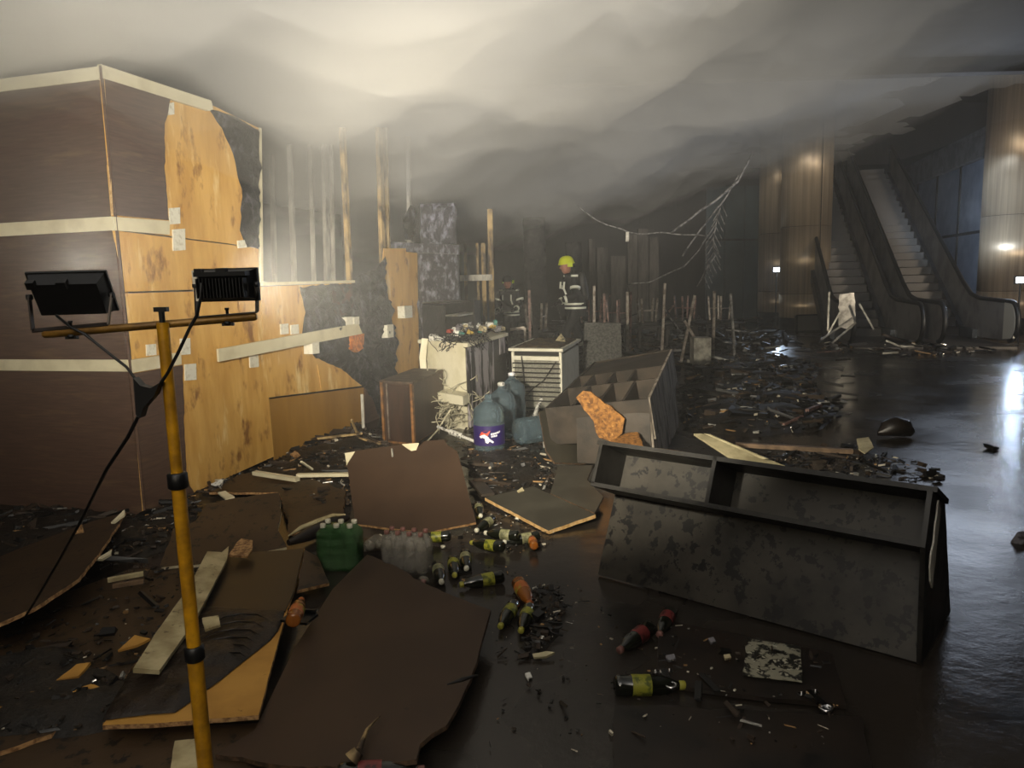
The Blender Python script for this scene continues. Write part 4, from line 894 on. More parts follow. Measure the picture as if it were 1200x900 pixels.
bd('pale board corner at the bottom edge just left of the yellow pole foot', [(205, 868), (240, 865), (252, 930), (195, 930)], [(205, 868, .05), (240, 865, .05), (195, 930, .05)], ('plank_pale', 'chip_edge'), jg=.003)
bd('dark board lying flat at the right under the chrome hinges', [(772, 725), (975, 765), (992, 826), (880, 815), (770, 800)], [(772, 725, .03), (975, 765, .03), (770, 800, .03)], ('board_soot', 'board_soot'), jg=.006)
bd('large dark board at the bottom right edge', [(720, 826), (880, 832), (1010, 840), (1030, 960), (715, 960)], [(720, 826, .03), (1010, 840, .03), (715, 960, .03)], ('board_soot', 'board_soot'), jg=.01)
bd('brown board lying low in front of the charred wall foot', [(245, 577), (285, 555), (360, 560), (405, 575), (400, 610), (340, 625), (332, 590), (327, 577)], [(285, 555, .10), (405, 575, .08), (340, 625, .04)], jg=.02, seed=21)
def scrap(name, label, cat, outl, z, mat, th=.02, dz=0, **k):
    xs = [q[0] for q in outl]; ys = [q[1] for q in outl]
    pl = [(min(xs), max(ys), z), (max(xs), max(ys), z), ((min(xs) + max(xs)) / 2, min(ys), z + dz)]
    return panel(name, label, cat, outl, pl, mat, th=th, me=0, **k)
for lb, outl, z, mt, dz in [
    ('ochre wood chunk just right of the yellow pole', [(237, 724), (256, 721), (258, 732), (240, 738)], .16, 'plank_pale', .02),
    ('lit ochre splinter left of the pale plank', [(138, 762), (158, 744), (176, 748), (160, 756)], .08, 'board_ochre', .02),  # these ochre scraps stand in for lit patches of the boards
    ('narrow ochre splinter as a lit patch near the lower left', [(66, 797), (90, 778), (106, 776), (92, 792)], .08, 'board_ochre', .02),
    ('ragged ochre splinter as a lit patch near the lower left, jagged tip', [(80, 812), (92, 806), (108, 801), (120, 806), (100, 814)], .06, 'board_ochre', .01),
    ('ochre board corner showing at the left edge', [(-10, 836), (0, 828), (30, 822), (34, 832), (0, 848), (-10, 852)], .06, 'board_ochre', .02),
    ('thin wood strip as a lit patch in the lower left', [(80, 833), (95, 829), (101, 831), (88, 835)], .06, 'board_ochre', .01),
    ('small tan wood patch on the mud-spotted board', [(278, 635), (283, 631), (296, 633), (295, 645), (290, 652), (268, 650)], .16, 'chip_edge', .03),
    ('white folded paper scrap at the plywood wall foot', [(247, 567), (262, 560), (259, 572), (255, 569)], .14, 'junk_white', .05),
    ('cream wood offcut lying at the plywood wall foot', [(255, 577), (264, 575), (275, 582), (264, 585)], .12, 'cream_trim', .02),
    ('small tan triangular chip on the ash at far left', [(88, 628), (96, 614), (99, 626)], .12, 'chip_edge', .08),
    ('white splinter on the tip of the left edge board', [(130, 612), (146, 597), (146, 603), (134, 612)], .2, 'cream_trim', .03),
    ('pale wooden splinter on the left edge board rim', [(112, 655), (131, 644), (130, 649), (120, 655)], .2, 'cream_trim', .01),
    ('tan chip lying on the particle heap beside the wall', [(340, 532), (346, 528), (352, 533), (346, 536)], .12, 'chip_edge', .03),
    ('pale chip between water bottles and diamond board', [(606, 575), (612, 571), (614, 574), (607, 577)], .08, 'pale_board', .02),
    ('small white scrap below the lying water bottle', [(636, 518), (640, 514), (641, 521), (637, 524)], .06, 'junk_white', .03),
    ('pale curl of plastic below the two green-capped bottles', [(624, 766), (640, 763), (650, 764), (640, 769), (626, 770)], .02, 'pale_board', .01),
    ('small white flake on the dark floor in front', [(615, 789), (621, 787), (624, 794), (619, 796)], .01, 'junk_white', .005),
    ('pale blob of debris on the wet floor behind the black cabinet', [(1004, 514), (1018, 512), (1024, 524), (1014, 531), (1006, 526)], .06, 'pale_board', .08),
    ('small white chip on the dark board near the red bottles', [(830, 748), (836, 746), (839, 752), (833, 753)], .05, 'junk_grey', .01),
    ('tiny cream chip on the dark board left of the printed page', [(848, 767), (855, 766), (857, 770), (850, 772)], .05, 'junk_cream', .01),
    ('grey smear chip on the dark board left of the upper hinge', [(780, 768), (790, 766), (792, 772), (784, 774)], .05, 'junk_grey', .01)]:
    scrap('wood_scrap' if 'wood' in lb or 'splinter' in lb or 'ochre' in lb else 'scrap', lb, 'scrap', outl, z, mt, .012, dz, jg=.004, step=.03)
for lb, a, b, w_, h_, mt in [
    ('grey double strip lying on the sludge at left', (126, 680, .12), (168, 672, .12), .03, .02, 'plank_pale'),
    ('dark strip under the grey double strip at left', (132, 687, .10), (168, 681, .10), .02, .02, 'strip_wood'),
    ('broken white batten piece left of the longer white batten', (298, 554, .14), (349, 562, .12), .05, .03, 'cream_trim'),
    ('longer white batten lying level in front of the charred wall', (348, 557, .12), (409, 556, .12), .045, .025, 'cream_trim'),
    ('thin charred stick leaning on the wall foot heap', (372, 514, .16), (424, 508, .14), .025, .02, 'stud_wood'),
    ('burnt stick crossing the heap in front of the brown cabinet', (415, 512, .1), (446, 520, .06), .02, .02, 'stud_wood'),
    ('short burnt branch propped beside the wall corner', (412, 492, .3), (420, 512, .08), .02, .02, 'stud_wood'),
    ('white upright strip at the burnt wall corner', (424, 462, .45), (426, 506, .02), .03, .02, 'stud_pale'),
    ('short white splinter standing on the heap', (353, 541, .2), (366, 550, .1), .02, .015, 'cream_trim'),
    ('white rod leaning against the small fridge foot', (626, 488, .02), (631, 474, .15), .03, .03, 'junk_white'),
    ('dark curved rim piece left of the diamond-shaped board', (556, 562, .05), (572, 580, .06), .10, .02, 'shelf_brown')]:
    m = MB(); m.beam(g(*a), g(*b), w_, h_); tag(m.build('batten', mt), lb, 'batten')
m = MB(); m.tube([g(338, 628, .1), g(352, 619, .1), g(372, 611, .1), g(390, 604, .1), g(405, 603, .1)], [.004, .016, .018, .014, .006], 7); tag(m.build('curved_strip', 'plank_pale'), 'curved pale strip pointing at the green bottle pack', 'strip')
m = MB(); m.tube([g(338, 636, .06), g(360, 627, .06), g(390, 612, .06), g(408, 606, .06)], [.02, .045, .04, .02], 7); tag(m.build('black_roll', 'board_soot'), 'black crumpled roll under the curved pale strip', 'roll')
m = MB(); m.tube([ont(x, y, g(430, 650, .12), V((0, 0, 1))) for x, y in ((420, 880), (430, 855), (446, 838))], [.012, .006, .002], 6); m.tube([g(412, 890, .10), g(420, 880, .12)], [.03, .02], 7); tag(m.build('root_like_scrap', 'stud_wood'), 'twisted root-like scrap on the lower edge of the largest brown board', 'scrap')
m = MB(); m.tube([g(524, 802, .16), g(542, 796, .165), g(560, 791, .16)], [.003, .009, .003], 6); tag(m.build('burnt_twig', 'burnt_black'), 'burnt twig on the right rim of the largest brown board', 'twig')
m = MB(); m.beam(g(336, 722, .12), g(366, 726, .12), .10, .012); m.beam(g(338, 716, .13), g(370, 718, .13), .012, .03); tag(m.build('black_tray', 'black_plastic'), 'small black plastic tray under the orange bottle at left', 'tray')
# ================================================================== bottles
M('pet_dark', '#14160f', .12, coat=.6); M('pet_clear', '#b5b0a2', .12, trans=.65, ior=1.2, col2='#8d897c', scale=9)
M('pet_green', '#3f7a3a', .15, trans=.5, ior=1.25); M('pet_orange', '#94561c', .2, trans=.3, ior=1.3, coat=.4)
M('lab_yellow', '#86852a', .45, col2='#454c14', scale=30, lo=.5, hi=.6); M('lab_orange', '#a85c28', .45, col2='#8a8a25', scale=18, lo=.5, hi=.55)
M('lab_red', '#6a2b29', .45, col2='#2e1413', scale=25, lo=.5, hi=.6); M('lab_pale', '#8f8d6a', .5, col2='#4f4f38', scale=25)
M('cap_yellow', '#8f8b34', .4); M('cap_red', '#6d4a44', .4); M('cap_white', '#bdb9a8', .4); M('cap_orange', '#a0551e', .4)
BP = [(0, .004), (.026, .0), (.033, .008), (.034, .02), (.032, .05), (.034, .055), (.034, .12), (.032, .125), (.033, .15), (.027, .18), (.016, .205), (.012, .215), (.012, .222)]
def bottle_proto(name, body, lab, cap, fat=1.0):
    t = thing(name, '', 'bottle', (0, 0, 0))
    pf = [(r * fat, z) for r, z in BP]
    m = MB(); m.lathe(pf, None, 16); m.build('bottle_body', body, t)
    if lab: m = MB(); m.lathe([(.0345 * fat, .056), (.035 * fat, .06), (.035 * fat, .116), (.0345 * fat, .12)], None, 16, caps=False); m.build('label', lab, t)
    m = MB(); m.lathe([(.0145, .217), (.0155, .22), (.0155, .234), (.013, .238), (0, .238)], None, 12); m.build('cap', cap, t)
    return t
used = {}
PR = {}
def put_bottle(kind, p, q_, label, grp=None, scale=1.0):
    spec = {'yellow': ('pet_dark', 'lab_yellow', 'cap_yellow'), 'orange': ('pet_orange', 'lab_orange', 'cap_orange'), 'red': ('pet_dark', 'lab_red', 'cap_red'), 'bare': ('pet_dark', 'lab_pale', 'cap_white'), 'clear': ('pet_clear', None, 'cap_red'), 'clearw': ('pet_clear', None, 'cap_white'), 'green': ('pet_green', None, 'cap_white')}[kind]
    if kind not in PR: PR[kind] = o = bottle_proto('soda_bottle', *spec)
    else: o = copy_tree(PR[kind])
    d = (V(q_) - V(p)); o.location = p; o.rotation_mode = 'QUATERNION'; o.rotation_quaternion = d.to_track_quat('Z', 'Y'); o.scale = (scale,) * 3
    o['label'] = label
    if grp: o['group'] = grp
    return o
def lying(kind, base, cap, label, z=.04, sc=1.0, grp='loose drink bottles on the floor'):
    p = g(base[0], base[1], z); q_ = g(cap[0], cap[1], z - .01 * sc)
    return put_bottle(kind, p, q_, label, grp, sc)
lying('yellow', (603, 708), (580, 744), 'left of two dark bottles with yellow-green labels, caps toward us')
lying('yellow', (621, 712), (607, 748), 'right of two dark bottles with yellow-green labels, caps toward us')
lying('orange', (607, 682), (626, 716), 'orange drink bottle just above the two green-capped bottles', sc=1.15)
lying('red', (762, 735), (717, 769), 'left red-labelled bottle on the dark floor', sc=1.1)
lying('red', (786, 716), (768, 754), 'right red-labelled bottle, upright from us, by the black cabinet edge', sc=1.05)
lying('yellow', (720, 803), (790, 803), 'large dark bottle with yellow label beside the upper chrome hinge', sc=1.2)
lying('yellow', (590, 675), (541, 685), 'dark bottle with yellow-green label pointing left on the floor centre', sc=1.05)
lying('bare', (512, 662), (519, 688), 'dark bottle half under the rim of the largest board', z=.05)
lying('yellow', (531, 655), (534, 686), 'dark bottle with round yellow label between two plainer bottles')
lying('bare', (545, 648), (548, 682), 'dark bottle with pale label right of the round yellow label')
lying('yellow', (528, 628), (500, 630), 'yellow-labelled bottle poking out behind the clear bottle pack', z=.06)
lying('yellow', (590, 641), (547, 635), 'yellow-green bottle in the front of the jumbled bottle cluster', z=.05)
lying('bare', (608, 628), (562, 624), 'pale-labelled bottle in the middle of the jumbled bottle cluster', z=.07)
lying('bare', (578, 608), (552, 626), 'small bottle slanting at the back left of the bottle cluster', z=.05)
lying('bare', (560, 592), (566, 615), 'bottle at the very back of the bottle cluster, white cap toward us', z=.05)
lying('bare', (632, 628), (596, 634), 'dark bottle lying under the orange one at the cluster end', z=.04)
lying('orange', (626, 640), (616, 607), 'short orange bottle at the right end of the bottle cluster', z=.05, sc=.8)
lying('orange', (343, 728), (360, 686), 'orange bottle resting on the small black tray at left', z=.2, sc=1.0)
lying('red', (395, 909), (470, 905), 'red-labelled bottle at the bottom edge under the largest board', z=.06, sc=1.2)
for k, (x, y) in enumerate([(606, 609), (517, 634), (519, 642), (560, 608)]):
    m = MB(); m.lathe([(.015, 0), (.016, .012), (.013, .016), (0, .016)], Matrix.Translation(g(x, y, .005)), 12)
    tag(m.build('bottle_cap', 'cap_white' if k % 2 == 0 else 'cap_yellow'), ['white bottle cap lying near the diamond-shaped board', 'yellow bottle cap right of the clear pack', 'white bottle cap below the yellow cap by the clear pack', 'yellow bottle cap among the jumbled bottle cluster'][k], 'bottle cap', 'loose bottle caps')
# packs
M('film_green', '#7fa676', .16, trans=.6, ior=1.15, col2='#3f6f3a', scale=12, stretch=(.4, .4, 2), lo=.45, hi=.6, alpha=.85, bump=.03, bscale=18); M('film_clear', '#c9c4bd', .2, trans=.6, ior=1.1, alpha=.5, bump=.03, bscale=25)
def pack(label, base, ux, nx, ny, kind, film, sc, h, lie=False, z0=.01, gap=.072, grp=None, wrap_h=None):
    ux = V(ux).normalized(); uy = V((-ux.y, ux.x, 0)); gp = gap * sc
    for i in range(nx):
        for j in range(ny):
            p = V(base) + ux * ((i - (nx - 1) / 2) * gp) + uy * ((j - (ny - 1) / 2) * gp) + V((0, 0, z0))
            if lie: p = V(base) + ux * ((i - (nx - 1) / 2) * gp) + V((0, 0, z0 + .036 * sc + j * gp)); put_bottle(kind, p, p + uy, label[1], label[2], sc)
            else: put_bottle(kind, p, p + V((0, 0, 1)), label[1], label[2], sc)
    if film:
        m = MB(); cx = V(base); hw = nx * gp / 2 + .006; hd = ny * gp / 2 + .006; vs = []; seg = 28; rings = 9
        for r_ in range(rings + 1):
            zz = z0 - .002 + (h + .01) * r_ / rings; sh = 1 if r_ < rings - 2 else (1, .93, .72)[r_ - rings + 2]
            for k in range(seg):
                a = 2 * pi * k / seg; ca, sa = cos(a), sin(a); e = (abs(ca) ** 5 + abs(sa) ** 5) ** (-1 / 5)
                q_ = cx + ux * (hw * ca * e * sh) + uy * (hd * sa * e * sh) + V((0, 0, zz)); w__ = noise.noise(q_ * 22) * .009 
                vs.append(q_ + (ux * ca + uy * sa) * w__)
        fs2 = [(r_ * seg + k, r_ * seg + (k + 1) % seg, (r_ + 1) * seg + (k + 1) % seg, (r_ + 1) * seg + k) for r_ in range(rings) for k in range(seg)] + [tuple(rings * seg + k for k in range(seg))]
        m.add(vs, fs2, 0, True); tag(m.build('shrink_wrap', film), label[0], 'shrink wrap')
pack(('crinkled green-tinted shrink wrap around the green bottle pack', 'green bottle inside the wrapped green pack', 'green bottles in the wrapped pack'), g(400, 664), (1, -.12, 0), 3, 2, 'green', 'film_green', 1.12, .235)
pack(('thin clear shrink wrap around the red-capped clear bottles', 'clear red-capped bottle standing in the pack behind the largest board', 'clear bottles standing in the pack'), g(478, 668), (1, -.3, 0), 4, 2, 'clear', 'film_clear', .98, .20, z0=.01)
put_bottle('clear', g(496, 682, .01), g(496, 682, .3), 'single clear bottle with red cap standing in front of the clear pack', None, 1.0)
for k, (x, y) in enumerate([(432, 640), (446, 638), (460, 637), (475, 636)]):
    p = g(x, y, .13); put_bottle('clearw', p, p + V((.1, 1, -.12)), ['clear bottle lying with round base toward us, first from the green pack', 'clear bottle lying with round base toward us, second from the green pack', 'clear bottle lying with round base toward us, third from the green pack', 'clear bottle lying with round base toward us, farthest from the green pack'][k], 'clear bottles lying behind the standing pack', 1.05)
# dark carton that carries those lying bottles
m = MB(); m.box(g(453, 655, .05) + V((0, .12, 0)), (.27, .22, .085)); tag(m.build('dark_carton', 'board_soot'), 'dark low carton under the four lying clear bottles', 'carton')
# ================================================================== printed page and hinges on the dark board
M('page', '#8d8a78', .6, col2='#15140f', scale=16, lo=.46, hi=.52, detail=6, spots=('#a8a592', 30, .58, (1, 1, 1), .04))
M('page_frame', '#98947f', .6)
panel('printed_page', 'wet water-stained printed page lying on the dark board', 'page', [(875, 748), (938, 757), (940, 799), (926, 797), (871, 791), (873, 770)], [(875, 748, .045), (938, 757, .045), (871, 791, .045)], 'page', jg=.004, th=.004, me=0, step=.02)
M('chrome', '#c8c8c8', .18, 1)
def hinge(label, p, yaw):
    t = thing('cabinet_hinge', label, 'hinge', p); R_ = Matrix.Rotation(yaw, 3, 'Z'); k = 1.5
    m = MB(); m.box(p + V((0, 0, .006 * k)), (.015 * k, .07 * k, .012 * k), R_); m.build('arm', 'chrome', t)
    m = MB(); m.box(p + R_ @ V((0, .035 * k, .004)), (.055 * k, .016 * k, .006), R_); m.build('mounting_plate', 'chrome', t)
    m = MB(); m.lathe([(.0, 0), (.017 * k, 0), (.018 * k, .012), (.012 * k, .013), (.011 * k, .004), (0, .004)], Matrix.Translation(p + R_ @ V((0, -.038 * k, .0))), 14); m.build('cup', 'chrome', t)
    for s_ in (-1, 1): m = MB(); m.lathe([(.005, .0), (.005, .01), (0, .012)], Matrix.Translation(p + R_ @ V((s_ * .02 * k, .035 * k, .004))), 8); m.build('screw', 'chrome', t)
hinge('upper chrome cabinet hinge beside the large yellow-labelled bottle', g(781, 796, .035), .1)
hinge('lower chrome cabinet hinge below the printed page', g(957, 822, .035), .2)
# dark shoe-like lump on the wet floor
m = MB(); c_ = g(1050, 506, .06); pts = [c_ + V((x, 0, z)) for x, z in ((-.16, -.02), (-.1, .02), (0, .05), (.1, .03), (.16, -.02))]; m.tube(pts, [.02, .07, .10, .08, .02], 10)
for i in range(len(m.v)): m.v[i] += V((noise.noise(m.v[i] * 14), 0, noise.noise(m.v[i] * 17))) * .04; m.v[i].z = max(m.v[i].z, .002)
tag(m.build('crumpled_bag', 'tar_film'), 'crumpled glossy black bag on the open wet floor at right', 'bag')
for lb, a in (('thin black strip of wreckage on the wet floor at far right', (1162, 524)), ('pale scrap at the right edge of the wet floor', (1198, 632))):
    m = bit(g(a[0], a[1], .02), .1, '', r5); tag(m.build('floor_scrap', 'burnt_black' if 'black' in lb else 'junk_grey'), lb, 'scrap')
# ================================================================== heaps of ash and burnt crumbs
M('crumb_black', '#11100f', .5, spec=.6); M('crumb_brown', '#33281e', .7); M('crumb_tan', '#8b6c44', .75); M('crumb_pale', '#b5ad9b', .6); M('crumb_glint', '#c9c7bf', .2, .6)
M('ash_heap', '#16130f', .55, col2='#251f18', scale=10, bump=.02, bscale=20)
CR = ['ash_heap', 'crumb_black', 'crumb_brown', 'crumb_tan', 'crumb_pale', 'crumb_glint']
def heap(label, outl, hgt, n, seed, size=.035, wts=(52, 33, 7, 4, 4), long=.25, name='ash_heap', zoff=0.0):
    rn = random.Random(seed); P3 = [g(x, y, zoff) for x, y in outl]; P3 = jag(P3, .06, .15, seed)
    o = None
    if hgt > 0:
        o = sheet(name, P3, V((0, 0, 1)), 'ash_heap', None, res=max(.035, .012 * (P3[0] - CP).length), amp=.03, dome=hgt, base=.004, freq=6, seed=seed, origin=(0, 0, 0))
    poly = [(p.x, p.y) for p in P3]; xs = [p[0] for p in poly]; ys = [p[1] for p in poly]
    m = MB(); cnt = 0; tr = 0
    while cnt < n and tr < n * 20:
        tr += 1; x = rn.uniform(min(xs), max(xs)); y = rn.uniform(min(ys), max(ys))
        if not inside((x, y), poly): continue
        # rough height
        dmin = min(math.hypot(x - a, y - b) for a, b in poly)
        z = zoff + (hgt * min(1, dmin / max(hgt * 4, .01)) ** .7 * .8 if hgt > 0 else 0)
        s = size * rn.lognormvariate(0, .45); k = rn.choices(range(1, 6), wts)[0]
        if k >= 3: s *= .6
        R_ = Matrix.Rotation(rn.uniform(0, 6.3), 3, 'Z') @ Matrix.Rotation(rn.gauss(0, .35), 3, 'X') @ Matrix.Rotation(rn.gauss(0, .16), 3, 'Y')
        L = s * (rn.uniform(2, 6) if rn.random() < long else rn.uniform(.7, 1.4)); w_ = s * rn.uniform(.3, .8); h = s * rn.uniform(.1, .5)
        vs = [V((L * a * rn.uniform(.6, 1), w_ * b * rn.uniform(.5, 1), h * c * .5)) for a in (-.5, .5) for b in (-.5, .5) for c in (-1, 1)]
        c0 = V((x, y, z + h * .5 + rn.uniform(0, .02)))
        vs = [c0 + R_ @ v for v in vs]
        mz = min(v.z for v in vs)
        if mz < .001: vs = [v + V((0, 0, .001 - mz)) for v in vs]
        m.add(vs, [(0, 1, 3, 2), (4, 6, 7, 5), (0, 4, 5, 1), (2, 3, 7, 6), (0, 2, 6, 4), (1, 5, 7, 3)], k); cnt += 1
    c = m.build(name if o is None else 'crumbs', CR, None, origin=(0, 0, 0))
    if o is not None:
        # one thing: the mound with its crumbs as a part
        c.parent = o; tag(c, kind='stuff')
        tag(o, label, 'debris', kind='stuff')
    else: tag(c, label, 'debris', kind='stuff')
heap('ash and crumbs piled along the foot of the kiosk front at left', [(-60, 600), (60, 600), (165, 608), (228, 583), (232, 600), (205, 640), (150, 660), (90, 650), (-60, 660)], .05, 900, 1, .03)
heap('black ash heap sloping up against the plywood side wall', [(232, 580), (300, 553), (350, 528), (424, 496), (448, 518), (452, 535), (410, 560), (408, 605), (345, 600), (335, 570), (255, 585)], .12, 1500, 2, .03, (48, 26, 14, 8, 4))
heap('dark crumbs and cups of ash between water bottles and leaning board', [(520, 520), (640, 535), (650, 578), (625, 572), (565, 585), (555, 560), (540, 520)], .04, 900, 3, .024, (50, 28, 10, 8, 4))
heap('crumbs scattered around the small bottles on the floor', [(545, 590), (640, 605), (650, 640), (600, 650), (540, 640)], 0, 260, 4, .015, (50, 25, 10, 10, 5))
heap('black flaky ash patch right of the orange bottle', [(625, 690), (652, 692), (664, 712), (655, 745), (630, 770), (612, 775), (622, 740)], .015, 420, 5, .016, (60, 22, 6, 8, 4))
heap('long rubbish heap across the floor left of the steel column', [(800, 470), (806, 425), (880, 415), (960, 430), (950, 455), (985, 480), (960, 505), (880, 512), (800, 505)], .12, 1500, 6, .06, (62, 20, 6, 6, 6))
heap('scattered flakes on wet floor behind the black cabinet', [(860, 535), (1000, 520), (1100, 552), (1110, 566), (1000, 560), (880, 548)], 0, 300, 7, .035, (64, 20, 4, 6, 6))
heap('dark wreckage heap below the firefighter across the hall', [(596, 436), (600, 405), (700, 396), (860, 392), (930, 398), (900, 412), (800, 420), (792, 440), (690, 440)], .22, 1500, 8, .10, (70, 18, 4, 4, 4), .45)
heap('rubble at the foot of the escalators and columns', [(930, 402), (1070, 402), (1180, 412), (1060, 420), (950, 412)], 0, 260, 9, .06, (60, 20, 6, 8, 6), .4)
heap('crumbs over the boards at lower left', [(-60, 690), (120, 660), (250, 655), (235, 720), (150, 790), (50, 850), (-60, 880)], 0, 420, 10, .02, (60, 28, 6, 4, 2), zoff=.045)
heap('wet black sludge and crumbs across the lower left corner', [(-60, 800), (60, 760), (150, 795), (200, 840), (100, 862), (-60, 880)], .07, 160, 11, .02, (70, 22, 4, 2, 2), zoff=.02, name='sludge_heap')
heap('sparse flakes on the dark floor in front centre', [(520, 640), (700, 700), (760, 760), (740, 880), (560, 880), (600, 800)], 0, 160, 12, .012, (50, 20, 10, 14, 6))
heap('flakes on the dark boards at the right foreground', [(770, 730), (970, 765), (1000, 880), (740, 880)], 0, 120, 13, .014, (40, 20, 10, 20, 10), zoff=.035)
heap('sooty crumbs around counter and fridge feet', [(520, 510), (600, 470), (700, 455), (660, 500), (640, 545), (600, 530)], .0, 500, 14, .03, (58, 22, 8, 8, 4))
# larger burnt sticks across the far hall, one object each
rs = random.Random(11)
for k in range(110):
    px = rs.uniform(590, 900) if k < 75 else rs.uniform(800, 1000); py = rs.uniform(385, 425) if k < 75 else rs.uniform(415, 500)
    p = g(px, py); p.z = rs.uniform(.03, .5 if k < 75 else .12); L = rs.uniform(.3, 1.0) if k < 75 else rs.uniform(.15, .5); a = rs.uniform(0, 6.3); el = rs.uniform(-.2, .9) if k < 55 else rs.uniform(-.1, .15)
    d = V((cos(a) * cos(el), sin(a) * cos(el), sin(el))) * L; q_ = p + d
    if q_.z < .02: q_.z = .02
    m = MB(); m.beam(p, q_, rs.uniform(.015, .05), rs.uniform(.012, .04))
    mt = rs.choice(['charred_wood', 'charred_wood', 'wire_grey', 'leg_pink', 'burnt_black'])
    far = k < 75
    tag(m.build('charred_stick', mt), 'charred stick or bar lying in the dark wreckage across the far hall' if far else 'charred splinter lying in the rubbish on the wet floor left of the steel column', 'stick', 'charred sticks in the far wreckage' if far else 'charred splinters on the wet floor')
# ================================================================== firefighters
M('turnout', '#15161a', .8, col2='#1f2024', scale=8, bump=.01); M('reflective', '#f6f8ea', .3, emit=None); M('hi_vis', '#c8d838', .5)
M('helmet_yellow', '#c9d21c', .3, coat=.5); M('skin', '#a8705c', .55); M('glove', '#1a1a1a', .7); M('boot', '#0d0d0d', .5); M('breathing_set', '#2a2a2c', .5); M('visor', '#3a3a30', .2, coat=1)
def skin_mesh(name, verts, edges, radii, mat, parent, sub=1, root=0):
    me = bpy.data.meshes.new(name); me.from_pydata([tuple(v) for v in verts], edges, []); me.materials.append(MAT[mat])
    o = bpy.data.objects.new(name, me); C.objects.link(o); o.parent = parent; o['_w'] = (0, 0, 0)
    s = o.modifiers.new('skin', 'SKIN'); s.use_smooth_shade = True
    for i, r in enumerate(radii):
        r = r if isinstance(r, tuple) else (r, r); me.skin_vertices[0].data[i].radius = r; me.skin_vertices[0].data[i].use_root = (i == root)
    sb = o.modifiers.new('sub', 'SUBSURF'); sb.levels = sub; sb.render_levels = sub
    return o
def firefighter(label, loc, yaw, sc, helmet='helmet_yellow'):
    t = thing('firefighter' if False else 'person', label, 'person', (0, 0, 0))
    # facing -X, walking; z up
    Vt = {'pel': (0, 0, .95), 'bel': (-.02, 0, 1.08), 'che': (-.07, 0, 1.28), 'nck': (-.12, 0, 1.48), 'hd0': (-.16, 0, 1.56),
          'shl': (-.08, -.19, 1.41), 'ell': (-.10, -.27, 1.14), 'wrl': (-.33, -.22, 1.08), 'shr': (-.08, .19, 1.41), 'elr': (-.02, .27, 1.13), 'wrr': (-.24, .25, 1.03),
          'hpl': (-.0, -.10, .90), 'knl': (-.22, -.11, .53), 'anl': (-.20, -.11, .12), 'hpr': (0, .10, .90), 'knr': (.06, .11, .50), 'anr': (.26, .11, .14)}
    ks = list(Vt); ix = {k: i for i, k in enumerate(ks)}
    E_ = [('pel', 'bel'), ('bel', 'che'), ('che', 'nck'), ('nck', 'hd0'), ('che', 'shl'), ('shl', 'ell'), ('ell', 'wrl'), ('che', 'shr'), ('shr', 'elr'), ('elr', 'wrr'), ('pel', 'hpl'), ('hpl', 'knl'), ('knl', 'anl'), ('pel', 'hpr'), ('hpr', 'knr'), ('knr', 'anr')]
    Rr = {'pel': (.16, .17), 'bel': (.15, .17), 'che': (.17, .16), 'nck': .07, 'hd0': .06, 'shl': .09, 'ell': .068, 'wrl': .048, 'shr': .09, 'elr': .068, 'wrr': .048, 'hpl': .115, 'knl': .085, 'anl': .07, 'hpr': .115, 'knr': .085, 'anr': .07}
    skin_mesh('body', [Vt[k] for k in ks], [(ix[a], ix[b]) for a, b in E_], [Rr[k] for k in ks], 'turnout', t, 2, 0)
    # head with nose, chin, ears
    m = MB(); prof = [(.0, -.12), (.045, -.115), (.066, -.08), (.074, -.03), (.078, .02), (.076, .07), (.055, .11), (0, .125)]
    m.lathe(prof, Matrix.Translation((-.17, 0, 1.66)) @ Matrix.Rotation(RAD(-8), 4, 'Y') @ Matrix.Diagonal((1.15, .95, 1, 1)), 18)
    m.tube([(-.245, 0, 1.67), (-.275, 0, 1.635), (-.25, 0, 1.62)], [.008, .016, .008], 6); m.box((-.17, .078, 1.64), (.03, .015, .05)); m.box((-.17, -.078, 1.64), (.03, .015, .05)); m.build('head', 'skin', t)
    m = MB(); m.box((-.262, 0, 1.588), (.012, .05, .010)); m.build('mouth', 'lab_red', t)
    for s_ in (-1, 1): m = MB(); m.lathe([(0, -.011), (.011, 0), (0, .011)], Matrix.Translation((-.25, s_ * .03, 1.675)), 8); m.build('eye', 'black_plastic', t)
    hm = MB(); T_ = Matrix.Translation((-.155, 0, 1.715)) @ Matrix.Rotation(RAD(-6), 4, 'Y') @ Matrix.Diagonal((1.22, 1, 1, 1))
    hm.lathe([(.125, -.012), (.122, .0), (.113, .03), (.108, .06), (.085, .105), (.045, .13), (0, .137)], T_, 20); h = hm.build('helmet', helmet, t)
    m = MB(); m.lathe([(.112, -.01), (.115, .012)], T_, 20, caps=False); m.build('helmet_band', 'black_plastic', h)
    for s_ in (-1, 1): m = MB(); m.box((-.13, s_ * .12, 1.69), (.09, .02, .07)); m.build('ear_cover', 'hi_vis', h)
    m = MB(); m.tube([(-.05, -.09, 1.66), (-.03, -.06, 1.58), (-.05, 0, 1.54), (-.03, .06, 1.58), (-.05, .09, 1.66)], .025, 8); m.build('neck_curtain', 'glove', h)
    def band(nm, c, rx, ry, z, hh, tilt=0, par=None, mat='reflective'):
        m = MB(); m.lathe([(1, -hh / 2), (1.0, hh / 2)], Matrix.Translation(c) @ Matrix.Rotation(tilt, 4, 'Y') @ Matrix.Diagonal((rx, ry, 1, 1)), 20, caps=False); m.build(nm, mat, t)
    band('hem_stripe', (-.01, 0, 1.01), .185, .195, 0, .035, mat='reflective'); band('hem_stripe', (0, 0, .94), .19, .20, 0, .035)
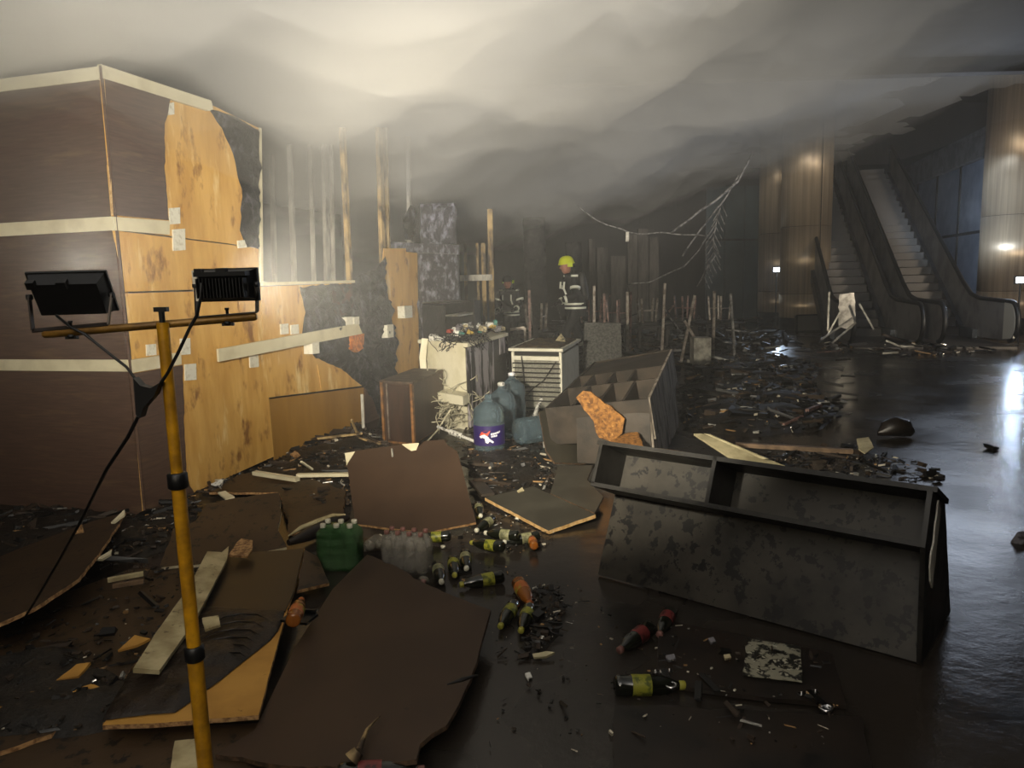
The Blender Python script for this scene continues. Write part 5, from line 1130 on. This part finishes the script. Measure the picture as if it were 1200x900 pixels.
    m = MB(); m.lathe([(.20, -.16), (.195, 0), (.175, .2)], Matrix.Translation((-.0, 0, .95)) @ Matrix.Diagonal((.97, 1, 1, 1)), 20, caps=False); m.build('jacket_skirt', 'turnout', t)
    for sy in (-1, 1):
        m = MB(); a = V((-.085, sy * .25, 1.31)); b = V((-.09, sy * .262, 1.27)); m.tube([a, b], .093, 12); m.build('arm_stripe', 'reflective', t)
        p_, q_ = (V(Vt['ell']), V(Vt['wrl'])) if sy < 0 else (V(Vt['elr']), V(Vt['wrr'])); m = MB(); m.tube([p_.lerp(q_, .6), p_.lerp(q_, .78)], .066, 12); m.build('cuff_stripe', 'reflective', t)
        kn, an = (V(Vt['knl']), V(Vt['anl'])) if sy < 0 else (V(Vt['knr']), V(Vt['anr'])); m = MB(); m.tube([kn.lerp(an, .45), kn.lerp(an, .6)], .093, 12); m.build('leg_stripe', 'reflective', t)
    m = MB(); m.tube([(-.235, -.1, 1.40), (-.245, -.1, 1.28), (-.21, -.12, 1.18)], .018, 6); m.tube([(-.235, .1, 1.40), (-.245, .1, 1.28)], .018, 6); m.tube([(-.14, -.2, 1.50), (-.02, -.2, 1.50)], .022, 6); m.tube([(-.14, .2, 1.50), (-.02, .2, 1.50)], .022, 6); m.build('shoulder_stripe', 'reflective', t)
    m = MB(); m.lathe([(0, -.26), (.06, -.24), (.075, -.2), (.075, .2), (.05, .26), (.02, .28)], Matrix.Translation((.15, 0, 1.28)) @ Matrix.Rotation(RAD(-8), 4, 'Y'), 14); m.build('air_cylinder', 'breathing_set', t)
    for key, el in (('wrl', 'ell'), ('wrr', 'elr')):
        w_ = V(Vt[key]); d = (w_ - V(Vt[el])).normalized(); sd = d.cross(V((0, 0, 1))).normalized(); dn = d.cross(sd); dn = dn if dn.z < 0 else -dn
        vs = [w_, w_ + d * .05, w_ + d * .09]; es = [(0, 1), (1, 2)]; rr = [.034, .038, .036]
        for fi, (o_, L) in enumerate(((-.032, .055), (-.011, .068), (.011, .064), (.032, .05))):
            b = len(vs); r0 = w_ + d * .09 + sd * o_; vs += [r0, r0 + d * L * .5 + dn * .01, r0 + d * L * .8 + dn * .035]; es += [(2, b), (b, b + 1), (b + 1, b + 2)]; rr += [.012, .011, .009]
        b = len(vs); sgn = 1 if key == 'wrl' else -1; r0 = w_ + d * .04 + sd * .035 * sgn; vs += [r0, r0 + d * .03 + sd * .025 * sgn + dn * .01, r0 + d * .06 + sd * .025 * sgn + dn * .02]; es += [(1, b), (b, b + 1), (b + 1, b + 2)]; rr += [.014, .012, .01]
        skin_mesh('gloved_hand', vs, es, rr, 'glove', t, 1, 0)
    for an in ('anl', 'anr'):
        a = V(Vt[an]); up = .0 if an == 'anl' else .03
        skin_mesh('boot', [a + V((0, 0, .1)), V((a.x + .02, a.y, .06 + up)), V((a.x - .12, a.y, .045 + up * .3)), V((a.x - .2, a.y, .04))], [(0, 1), (1, 2), (2, 3)], [.078, .062, (.05, .045), (.042, .034)], 'boot', t, 1, 0)
    t.location = loc; t.rotation_euler = (0, 0, yaw); t.scale = (sc,) * 3
    return t
fy = 14.0; fx = aty(668, 350, fy).x
firefighter('firefighter in dark turnout coat and yellow helmet walking left through the wreckage', (fx + .1, fy, .10), RAD(14), 1.06)
fy2 = 16.2; fx2 = aty(598, 340, fy2).x
firefighter('second firefighter, barely lit in the far dark, left of the charred pillar', (fx2, fy2, 0.0), RAD(70), .95, 'black_plastic')
